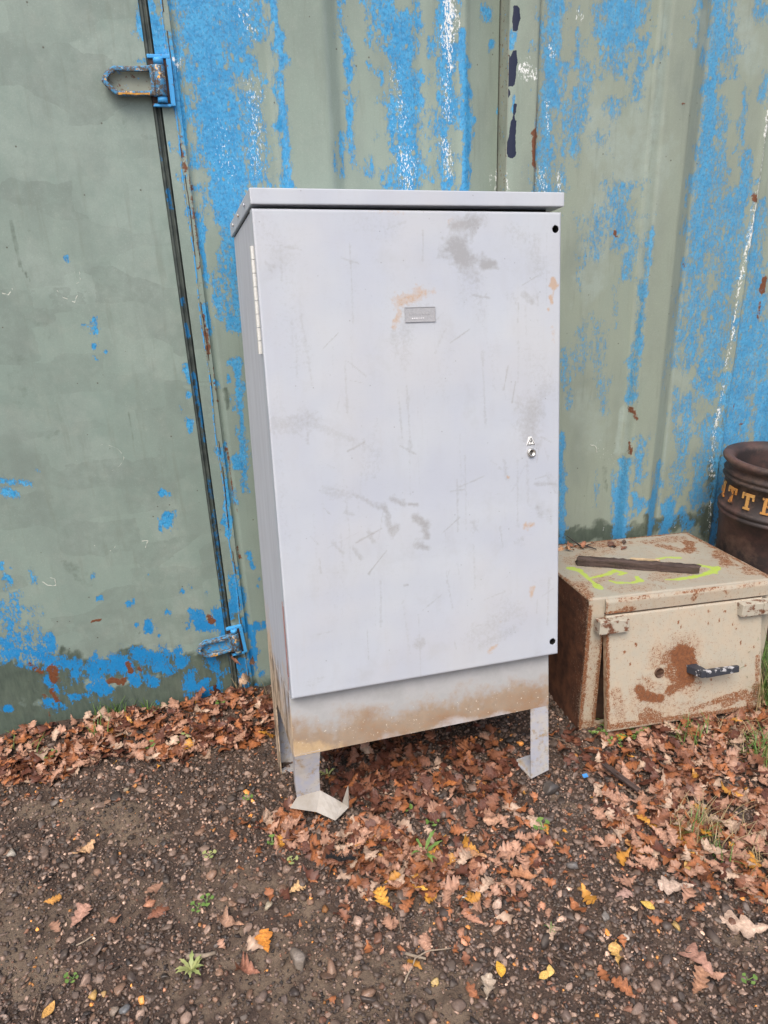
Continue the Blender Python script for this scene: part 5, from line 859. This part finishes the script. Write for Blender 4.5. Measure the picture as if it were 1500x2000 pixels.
for ck in LM:
    for me in LM[ck]: me.materials.append(M_LEAF)
def zone_pts(poly, n):
    P = np.array(poly); out = []
    while len(out) < n:
        x = RNG.uniform(P[:,0].min(), P[:,0].max(), n*4); y = RNG.uniform(P[:,1].min(), P[:,1].max(), n*4); m = inpoly(x, y, poly)
        # ragged rim
        m &= RNG.uniform(0, 1, n*4) < (.30+1.0*vnoise(x, y, .10, 70))
        out += list(zip(x[m], y[m]))
    return out[:n]
WZ = {'door': .5}
leafs = []   # x,y,lift,zone,color,size
ZT = {'door': ('the drift by the container door', 820, [.22,.26,.24,.01,.07,.24]),
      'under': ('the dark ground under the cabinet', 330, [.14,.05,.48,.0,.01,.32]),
      'front': ('the drift below the buckled foot', 300, [.26,.32,.12,.03,.12,.18]),
      'right': ('the drift before the rusty enclosure', 800, [.20,.32,.18,.02,.10,.20]),
      'rightlow': ('the thin litter right of the gravel', 210, [.24,.36,.10,.04,.12,.14]),
      'midright': ('the gravel right of the front drift', 90, [.28,.32,.12,.04,.1,.14]),
      'gapright': ('the shade beside the rusty enclosure', 22, [.2,.1,.45,0,.05,.2])}
for z, (txt, n, pr) in ZT.items():
    for (px, py) in zone_pts(ZONES[z], n):
        if z in ('right', 'gapright') and (1.07 < px < 1.75) and py > -.60+.02: 
            if px > 1.07 and py > -.615: continue
        if py > -.02: continue
        if math.hypot(px-.205, (py+.725)*1.2) < .085: continue
        leafs.append([px, py, RNG.uniform(0, .020 if n > 200 else .008), z, PALN[RNG.choice(6, p=np.array(pr)/sum(pr))], RNG.uniform(.036, .070)*(1 if RNG.uniform() < .65 else .55)])
# broken crumbs of leaf trodden into the gravel round the drifts
for z in ('door', 'under', 'front', 'right', 'rightlow', 'midright'):
    for (px, py) in zone_pts(ZONES[z], 150):
        px += RNG.normal(0, .09); py += RNG.normal(-.03, .06)
        if py > -.03 or (1.07 < px < 1.75 and py > -.615): continue
        leafs.append([px, py, .002, z, PALN[RNG.choice(6, p=[.3,.2,.25,.02,.05,.18])], RNG.uniform(.010, .024)])
for z in ('front', 'rightlow', 'midright', 'right'):
    for (px, py) in zone_pts(ZONES[z], 28):
        px += RNG.normal(0, .12); py += -abs(RNG.normal(0, .12))
        leafs.append([px, py, .004, z, PALN[RNG.choice(6, p=[.25,.3,.15,.03,.07,.2])], RNG.uniform(.026, .060)])
# loose leaves over the whole yard
for (px, py) in zip(RNG.uniform(-1.2, 2.2, 90), RNG.uniform(-1.9, -.75, 90)):
    leafs.append([px, py, .004, 'loose', PALN[RNG.choice(6, p=[.3,.25,.15,.08,.08,.14])], RNG.uniform(.02, .05)])
ZT['loose'] = ('the open gravel', 0, None)
ZR = {k: (min(p[0] for p in v), max(p[0] for p in v)) for k, v in ZONES.items()}; ZR['loose'] = (-.8, 1.5)
def leaf_mat(L, flat=False):
    px, py, lift, z, ck, sz = L
    h = float(ground_h(np.array([px]), np.array([py]))[0]); tl = .34 if z in ('door', 'front', 'right', 'under') else .22
    E = Euler((random.gauss(0, tl), random.gauss(0, tl), random.uniform(0, 6.283)))
    return Matrix.Translation((px, py, h+lift+.007)) @ E.to_matrix().to_4x4() @ Matrix.Diagonal((sz, sz, sz, 1))
CRI = CAM_ROT.transposed()
def seen(p):
    v = CRI @ (Vector(p)-CAM_LOC)
    if v.z > -.1: return 0
    u = 750+1429.75*v.x/-v.z; w_ = 1000-1429.75*v.y/-v.z
    return (1/-v.z) if (-10 < u < 1510 and w_ < 2015) else 0
order = sorted(range(len(leafs)), key=lambda i: -seen((leafs[i][0], leafs[i][1], -.07))*leafs[i][5]*(1+25*leafs[i][2]))
ind = set(order[:262])
jv, jf, jc = [], [], []; off = 0
for i, L in enumerate(leafs):
    M = leaf_mat(L); me = LM[L[4]][i % 6]
    if i in ind:
        o = bpy.data.objects.new('fallen_leaf', me); COL.objects.link(o); o.matrix_world = M
        lo, hi = ZR[L[3]]; t = (L[0]-lo)/(hi-lo); where = 'left part of' if t < .34 else 'middle of' if t < .67 else 'right part of'
        size = 'large' if L[5] > .058 else 'small' if L[5] < .044 else 'medium-sized'
        lab = '%s %s oak leaf, %s %s' % (size, L[4], where, ZT[L[3]][0]); tag(o, lab, 'leaf', lab.replace(' leaf,', ' leaves,'))
    else:
        k = len(me.vertices); co = np.empty(k*3); me.vertices.foreach_get('co', co); co = co.reshape(-1, 3)
        A = np.array(M); co = co @ A[:3, :3].T + A[:3, 3]; jv.append(co)
        for p in me.polygons: jf.append([q+off for q in p.vertices])
        c = np.empty(k*4, np.float32); me.color_attributes['leafcol'].data.foreach_get('color', c); jc.append(c); off += k
me = bpy.data.meshes.new('leaf_litter'); me = mesh_np('leaf_litter', np.concatenate(jv), np.array(jf))
at = me.color_attributes.new('leafcol', 'FLOAT_COLOR', 'POINT'); at.data.foreach_set('color', np.concatenate(jc))
tag(link('leaf_litter', me, M_LEAF, None, True), kind='stuff')
def leaf_at(x, y, size, ang, col, label, shape='oak', curl=.5, z=None, tilt=(.05, .05), seed=None):
    me = leaf_data('fallen_leaf', seed or int(abs(x*1000)+abs(y*500)), col, shape, curl); me.materials.append(M_LEAF)
    o = bpy.data.objects.new('fallen_leaf', me); COL.objects.link(o)
    h = float(ground_h(np.array([x]), np.array([y]))[0])+.012 if z is None else z
    o.matrix_world = Matrix.Translation((x, y, h)) @ Euler((tilt[0], tilt[1], R_(ang))).to_matrix().to_4x4() @ Matrix.Diagonal((size, size, size, 1))
    tag(o, label, 'leaf'); return o
P_ = PAL
leaf_at(1.099, -1.284, .112, 150, (.60,.44,.33), 'large pale deeply lobed oak leaf lying flat at the right edge of the gravel', seed=5)
leaf_at(0.000, -1.020, .062, 95, (.68,.26,.04), 'bright orange oak leaf standing out alone on the foreground gravel')
leaf_at(0.091, -0.911, .050, 15, (.66,.42,.20), 'small pale orange oak leaf alone above the bright orange one')
leaf_at(0.377, -0.975, .066, 150, (.68,.34,.05), 'golden orange oak leaf at the tip of the front drift', curl=.8)
leaf_at(0.295, -0.991, .075, 100, (.72,.36,.06), 'golden orange leaf hanging below the tip of the front drift', curl=.8)
leaf_at(0.495, -1.225, .040, 80, (.72,.40,.05), 'smooth oval yellow leaf in the bottom centre', 'small', .3)
leaf_at(0.584, -1.267, .030, 20, (.70,.45,.12), 'left one of two round yellow leaves lying together', 'small', .2)
leaf_at(0.600, -1.259, .030, 60, (.78,.52,.16), 'right one of two round yellow leaves lying together', 'small', .2)
leaf_at(0.904, -1.180, .036, 120, (.66,.44,.10), 'short yellow leaf right of the rounded amber brown pebble', 'small', .3)
leaf_at(-0.430, -0.811, .070, 60, (.46,.26,.19), 'pinkish brown leaf alone at the left of the foreground')
leaf_at(-0.504, -0.733, .042, 10, (.55,.26,.06), 'orange leaf at the left above the pinkish brown leaf')
leaf_at(-0.443, -0.590, .060, 40, (.52,.32,.17), 'curled tan leaf at the left below the leaf drift', curl=1.4)
leaf_at(-0.074, -0.943, .070, 145, (.40,.24,.16), 'folded brown leaf left of centre in the foreground gravel', curl=1.5)
leaf_at(-0.247, -0.850, .060, 35, (.20,.08,.045), 'dark brown leaf half buried in the mud at the left', curl=.7)
leaf_at(-0.048, -1.069, .058, 150, (.30,.13,.08), 'rolled red brown leaf below the bright orange leaf', curl=1.6)
leaf_at(-0.475, -1.027, .040, 60, (.60,.33,.09), 'small golden leaf at the bottom left corner', 'small')
leaf_at(0.528, -1.033, .060, 100, (.58,.42,.34), 'pale curled oak leaf standing on edge in the centre gravel', curl=1.2, tilt=(.5, .2))
leaf_at(0.489, -1.087, .060, 120, (.44,.22,.14), 'rusty brown leaf below the pale curled oak leaf', curl=.8)
leaf_at(0.557, -0.919, .070, 150, (.50,.27,.14), 'tan brown leaf right of the front drift on dark gravel', curl=.8)
leaf_at(0.532, -0.970, .066, 70, (.36,.17,.10), 'brown leaf with a dark hollow just below the tan brown leaf', curl=1.3)
leaf_at(0.656, -1.020, .072, 160, (.42,.20,.10), 'twisted brown leaf right of the centre with a bleached tip', curl=1.4)
leaf_at(0.997, -1.160, .085, 160, (.55,.42,.33), 'pale brown oak leaf above the large pale lobed leaf', curl=.6)
leaf_at(0.865, -1.138, .055, 10, (.42,.27,.22), 'dusky pink leaf in the grey gravel at the right', curl=.6)
leaf_at(0.923, -1.334, .090, 110, (.40,.22,.16), 'long brown leaf lying upright near the lower right corner', curl=.8)
leaf_at(0.891, -1.380, .075, 40, (.36,.19,.11), 'brown leaf overlapping the foot of the long brown leaf', curl=.9)
leaf_at(0.764, -1.270, .060, 70, (.62,.38,.12), 'crumpled golden brown leaf in the lower right gravel', curl=1.6)
leaf_at(0.421, -1.257, .045, 110, (.33,.13,.06), 'dark orange leaf at the bottom centre beside pale dry leaf', curl=1)
leaf_at(0.451, -1.258, .060, 70, (.45,.37,.28), 'pale dry torn leaf at the bottom centre', curl=1.2)
leaf_at(0.973, -1.020, .060, 110, (.52,.27,.10), 'orange leaf with upturned edge right of the right front foot', curl=.9)
leaf_at(1.072, -1.119, .046, 90, (.66,.42,.14), 'yellowish leaf tip pointing down at the right', 'small', .5)
leaf_at(0.579, -0.640, .085, 150, (.42,.15,.045), 'large glossy orange brown leaf under the grey cabinet', curl=.5)
leaf_at(0.665, -0.821, .075, 170, (.55,.33,.22), 'pale leaf with narrow lobes between the front legs', curl=.4)
leaf_at(0.674, -0.690, .060, 80, (.55,.25,.10), 'upright orange oak leaf between the front legs near the right one', curl=.4)
leaf_at(-0.348, -0.839, .030, 10, (.30,.14,.08), 'small brown leaf fragment right of the pinkish brown leaf', 'small', 1)
# leaves stuck to the container door foot
leaf_at(.030, -.030, .060, 120, (.42,.20,.12), 'tan oak leaf clinging to the container door below the lower hinge', z=.085, tilt=(1.35, 0), curl=.3)
leaf_at(.082, -.032, .052, 70, (.48,.25,.15), 'second tan oak leaf clinging to the container frame below the lower hinge', z=.078, tilt=(1.35, .2), curl=.4)
leaf_at(.050, -.060, .080, 60, (.58,.40,.27), 'pale tattered leaf standing in the drift below the lower hinge', z=.015, tilt=(1.0, .2), curl=1.2)
# leaves and scraps on the enclosure's top
for k, (x_, y_, s_, a_, c_, lab) in enumerate([(.10,.415,.050,20,(.50,.28,.15),'tan leaf at the back left corner on top of the rusty enclosure'),(.16,.425,.045,110,(.30,.13,.07),'brown curled leaf at the back on top of the rusty enclosure'),(.19,.40,.040,60,(.36,.16,.09),'reddish curled leaf nearest the dark twig on top of the enclosure'),(.13,.39,.035,150,(.44,.24,.13),'small tan leaf in front of the pile on top of the enclosure'),(.30,.39,.045,90,(.10,.05,.035),'dark shrivelled leaf behind the wood on top of the enclosure'),(.33,.36,.035,30,(.16,.07,.045),'shrivelled brown leaf nearer the wood on top of the enclosure'),(.36,.41,.03,60,(.07,.045,.035),'small black leaf scrap at the back of the enclosure top')]):
    p = on_top(x_, y_, .008); leaf_at(p.x, p.y, s_, a_, c_, lab, z=p.z, curl=1.6, tilt=(.15, -.1))

# ------------------------------------------------------------------ twigs and odds and ends
M_TWIG = simple('dry_twig', (.16, .11, .075), .8, .4, 80, .5); M_TWIGP = simple('pale_twig', (.33, .26, .19), .8, .3, 80, .5)
def twig(pts, r, label, mat=M_TWIG, name='twig', lift=.006):
    bm = bmesh.new(); P = []
    for (x, y, dz) in pts: P.append(Vector((x, y, float(ground_h(np.array([x]), np.array([y]))[0])+lift+dz)))
    c = P[0].copy(); Q = []
    for a, b in zip(P, P[1:]):
        for t in (0, .33, .66): Q.append(a.lerp(b, t)+Vector((random.gauss(0, r*.5), random.gauss(0, r*.5), abs(random.gauss(0, r*.4)))))
    Q.append(P[-1]); n = len(Q)
    add_tube(bm, [q-c for q in Q], [r*(1-.45*i/n) for i in range(n)], 6); o = bm_obj(name, bm, mat, None, True); o.location = c; tag(o, label, 'twig'); return o
twig([(-0.179, -0.993, 0), (-0.116, -1.000, 0)], .0065, 'short thick pale stick in the foreground above the pale weed', M_TWIGP)
twig([(0.283, -1.191, 0), (0.324, -1.147, .004), (0.359, -1.139, .004), (0.409, -1.146, 0)], .0022, 'thin forked curved twig in the bottom centre', M_TWIGP)
twig([(0.305, -1.127, 0), (0.346, -1.154, .002)], .0042, 'short tan twig crossing the thin curved twig', M_TWIGP)
twig([(0.628, -1.225, 0), (0.652, -1.256, .003), (0.660, -1.301, 0)], .0022, 'thin dark curved twig right of the two round yellow leaves')
twig([(0.319, -1.033, 0), (0.311, -1.073, .002)], .0030, 'stalk hanging below the golden leaf of the front drift', M_TWIG)
twig([(-0.433, -0.880, 0), (-0.388, -0.865, .003)], .0020, 'thin pale twig at the left of the foreground', M_TWIGP)
twig([(-0.498, -0.981, 0), (-0.505, -1.031, .002)], .0022, 'thin reddish twig at the bottom left corner', M_TWIG)
stick_obj('rotten_wood', tuple(list((1.052, -0.732)) + [-.055]), tuple(list((1.088, -0.856)) + [-.055]), .018, .008, 'dark flat strip of rotten wood at the edge of the right leaf drift', 'wood', M_WOOD, 12, 8, .2)
twig([(0.955, -0.527, 0), (0.997, -0.585, .01), (1.022, -0.638, .004)], .0028, 'dark thin twig in the gap right of the cabinet')
bm = bmesh.new()
for k in range(90):
    t = k/90; x0 = .34+t*0; 
    a = Vector((0+ .075*t, .004*math.sin(9*t), .008)); d = Vector((random.gauss(0,.006), random.gauss(0,.008), abs(random.gauss(0,.006)))); add_tube(bm, [a, a+d], [.0012, .0006], 4)
add_tube(bm, [(.075*i/8, .004*math.sin(9*i/8), .006) for i in range(9)], [.004+.001*math.sin(i*2) for i in range(9)], 7)
o = bm_obj('frayed_rope_end', bm, simple('black_fibre', (.012, .012, .013), .9), None); xx, yy = 0.214, -0.874
o.location = (xx-.04, yy, float(ground_h(np.array([xx]), np.array([yy]))[0])+.036); o.rotation_euler = (0, 0, R_(-22)); tag(o, 'frayed black rope end lying at the edge of the front leaf drift', 'rope')
bm = bmesh.new(); add_box(bm, -.008, .008, -.006, .006, -.001, .001, .0005); bmesh.ops.rotate(bm, verts=bm.verts, matrix=Matrix.Rotation(.3, 3, 'X'))
o = bm_obj('paint_flake', bm, simple('blue_flake', (.05, .25, .6), .5), None); xx, yy = 0.981, -0.748; o.location = (xx, yy, -.066); tag(o, 'small blue paint flake on the gravel right of the right front foot', 'paint flake')
# debris twigs on the enclosure
bm = bmesh.new(); p = on_top(.19, .43, .004); c = p.copy()
add_tube(bm, [Vector((0,0,0)), Vector((.010,-.030,.008)), Vector((.035,-.060,.004))], [.003,.003,.002], 6); add_tube(bm, [Vector((0,0,0)), Vector((-.035,.030,.03))], [.003,.0015], 6); add_tube(bm, [Vector((.01,-.03,.008)), Vector((.05,-.02,.012))], [.002,.001], 6)
o = bm_obj('twig', bm, simple('dark_twig', (.035, .03, .03), .8), None, True); o.location = c; tag(o, 'forked dark twig among the leaves on top of the enclosure', 'twig')

# ------------------------------------------------------------------ weeds and grass
def greens(name, col, col2):
    s = N(name); n = s.noise(40, 4); return s.done(s.mix(s.mr(n, .35, .65), col, col2), .5, spec=.4)
M_WEED = greens('weed_green', (.09, .17, .035), (.16, .25, .06)); M_WEEDP = greens('pale_weed', (.32, .33, .13), (.22, .27, .09)); M_GRASS = greens('grass_green', (.07, .15, .03), (.14, .22, .05)); M_DRY = greens('dry_grass', (.36, .27, .15), (.26, .20, .10))
def hz(x, y): return float(ground_h(np.array([x]), np.array([y]))[0])
def weed(x, y, size, n, label, mat=None, wide=.30, up=.5, seed=1, round_=False):
    r = random.Random(seed); bm = bmesh.new()
    for k in range(n):
        a = 2*math.pi*k/n+r.uniform(-.3, .3); L = size*r.uniform(.6, 1.1); e = r.uniform(.2, up); w_ = L*wide
        d = Vector((math.cos(a), math.sin(a), 0)); p = d.cross(Vector((0,0,1))); N_ = 6; prev = None
        for i in range(N_+1):
            t = i/N_; c = d*(L*t)+Vector((0,0,L*e*math.sin(t*2.0)+.002)); prof_ = math.sin(math.pi*min(1, t*.92+.05))**.8*.42
            if round_: prof_ = .12 if t < .55 else math.sin(math.pi*(t-.5)/.52)*1.0
            ww = w_*prof_*(1+ (0 if round_ else .3*math.cos(t*19)))
            cur = (bm.verts.new(c-p*ww), bm.verts.new(c+Vector((0,0,-.15*ww))), bm.verts.new(c+p*ww))
            if prev: bm.faces.new((prev[0], prev[1], cur[1], cur[0])); bm.faces.new((prev[1], prev[2], cur[2], cur[1]))
            prev = cur
    o = bm_obj('weed', bm, mat or M_WEED, None, True); o.location = (x, y, hz(x, y)+.010); tag(o, label, 'weed'); return o
weed(0.431, -0.885, .055, 7, 'spiky green thistle seedling at the right of the front leaf drift', seed=2, wide=.2, up=.9)
weed(-0.172, -1.026, .034, 12, 'pale yellow-green star-shaped weed in the foreground', M_WEEDP, .30, .7, 3)
weed(-0.431, -0.966, .020, 5, 'tiny bright green seedling at the lower left', None, .4, .6, 4, True)
weed(0.773, -0.880, .024, 6, 'bright green seedling in dark gravel below the right front foot', None, .42, .6, 5, True)
weed(-0.113, -0.737, .020, 5, 'small pale green seedling left of the front drift', M_WEEDP, .4, .5, 6, True)
weed(0.488, -0.794, .026, 4, 'round-leaved green seedling in front of the cabinet, highest of the three there', None, .5, .6, 7, True)
weed(0.424, -0.734, .022, 4, 'green seedling under the front edge of the cabinet', None, .5, .6, 8, True)
weed(0.004, -0.541, .022, 4, 'green clover-like seedling left of the buckled foot', None, .5, .6, 9, True)
weed(0.051, -0.758, .020, 4, 'green seedling among leaves below the buckled foot', None, .5, .5, 10, True)
weed(-0.127, -0.874, .022, 5, 'upper green seedling of two in the middle left mud', None, .35, .6, 11, True)
weed(-0.149, -0.886, .020, 5, 'lower green seedling of two in the middle left mud', None, .35, .6, 12, True)
weed(0.092, -0.840, .018, 4, 'yellow-green leafy seedling left of the frayed black rope', M_WEEDP, .5, .5, 13, True)
weed(1.000, -1.407, .020, 4, 'green seedling near the bottom right corner', None, .4, .5, 14, True)
weed(0.650, -1.171, .020, 5, 'thin green sprig in the gravel above the two round yellow leaves', None, .12, .9, 15)
weed(-0.279, -0.210, .028, 6, 'small green rosette in the leaf drift by the container door', None, .4, .7, 16, True)
weed(-0.584, -0.167, .026, 6, 'green clover rosette at the left in the leaf drift', None, .4, .7, 17, True)
weed(-0.037, -0.059, .024, 5, 'green rosette in the drift nearest the cabinet', None, .4, .7, 18, True)
weed(-0.179, -0.196, .028, 6, 'green rosette in the middle of the door drift', M_WEEDP, .4, .7, 19, True)
weed(0.249, -0.498, .030, 5, 'yellow-green seedling just behind the buckled leg', M_WEEDP, .3, .8, 20)
def creeper(x, y, label, seed):
    r = random.Random(seed); bm = bmesh.new()
    for s_ in range(9):
        a = r.uniform(0, 6.28); p = Vector((0,0,.004)); d = Vector((math.cos(a), math.sin(a), .25)); pts = [p]
        for i in range(6): d = (d+Vector((r.gauss(0,.3), r.gauss(0,.3), r.gauss(0,.15)))).normalized(); p = p+d*.014; pts.append(p)
        add_tube(bm, pts, .0009, 4)
        for q in pts[1:]:
            for sgn in (-1, 1):
                e = Vector((r.gauss(0,1), r.gauss(0,1), .4)).normalized()*.009; f = e.cross(Vector((0,0,1))).normalized()*.0045
                v = [bm.verts.new(q), bm.verts.new(q+e*.5+f), bm.verts.new(q+e), bm.verts.new(q+e*.5-f)]; bm.faces.new(v)
    o = bm_obj('weed', bm, M_WEED, None); o.location = (x, y, hz(x, y)+.008); tag(o, label, 'weed')
creeper(1.165, -0.595, 'sprawling small-leaved green weed at the front left corner of the rusty enclosure', 3)
creeper(1.246, -0.614, 'smaller sprawling weed right of the one at the enclosure corner', 5)
def grass(x, y, n, h, spread, label, mat, seed, name='grass_tuft', lean=.6, w=.0022):
    r = random.Random(seed); bm = bmesh.new()
    for k in range(n):
        a = r.uniform(0, 6.283); b = Vector((r.gauss(0, spread), r.gauss(0, spread), 0)); L = h*r.uniform(.5, 1.15); le = r.uniform(.1, 1)*lean
        d = Vector((math.cos(a), math.sin(a), 0)); p = d.cross(Vector((0,0,1))); prev = None
        for i in range(6):
            t = i/5; c = b+d*(L*le*t*t)+Vector((0,0,L*(t-.35*le*t*t))); ww = w*(1-t*.85)
            cur = (bm.verts.new(c-p*ww), bm.verts.new(c+p*ww))
            if prev: bm.faces.new((prev[0], prev[1], cur[1], cur[0]))
            prev = cur
    o = bm_obj(name, bm, mat, None, True); o.location = (x, y, hz(x, y)); tag(o, label, 'grass'); return o
grass(-0.404, -0.006, 60, .075, .025, 'tuft of short green grass at the foot of the container door', M_GRASS, 1)
grass(-0.452, -0.080, 26, .060, .03, 'sparse green blades in the drift left of the short tuft', M_GRASS, 2)
grass(-0.271, -0.026, 14, .060, .02, 'few thin blades right of the short tuft by the door', M_GRASS, 12, lean=1)
grass(-0.673, -0.087, 14, .055, .03, 'thin flat grass blades at the left edge of the drift', M_GRASS, 3, lean=1.2)
grass(0.038, -0.022, 12, .10, .012, 'dry straw stalks arching up beside the cabinet below the hinge', M_DRY, 4, 'dry_grass', 1.1, .0012)
grass(0.130, -0.092, 14, .11, .015, 'dry straw stalks between the hinge and the cabinet side', M_DRY, 5, 'dry_grass', 1.0, .0012)
grass(1.765, -.60, 240, .27, .045, 'tall green grass tuft against the right end of the rusty enclosure', M_GRASS, 6, lean=.8)
grass(1.80, -.70, 120, .17, .05, 'lower grass at the right edge in front of the tall tuft', M_GRASS, 7, lean=.9)
grass(1.70, -.66, 40, .20, .03, 'dry stalks mixed in at the enclosure end', M_DRY, 8, 'dry_grass', .7)
grass(1.183, -1.017, 90, .085, .035, 'dry grass clump with green base in the right leaf drift', M_DRY, 9, 'dry_grass', 1.2)
grass(1.156, -1.027, 36, .060, .02, 'green blades at the base of the dry clump in the right drift', M_GRASS, 10, lean=1)
grass(1.242, -1.156, 60, .075, .05, 'dry grass at the right edge below the drift', M_DRY, 11, 'dry_grass', 1.3)
grass(1.169, -1.103, 22, .050, .015, 'small green grass patch below the dry clump', M_GRASS, 13, lean=1)
grass(1.385, -0.686, 50, .070, .03, 'green grass in front of the rusty enclosure door', M_GRASS, 14, lean=1)
grass(1.523, -0.751, 50, .065, .04, 'yellowing grass in the drift right of the enclosure door', M_DRY, 15, 'dry_grass', 1.2)
grass(1.533, -0.828, 60, .080, .03, 'green grass in the drift at the right edge', M_GRASS, 16, lean=1)
grass(1.279, -0.579, 20, .06, .01, 'thin dry stalks against the enclosure door bottom', M_DRY, 17, 'dry_grass', .8, .0012)
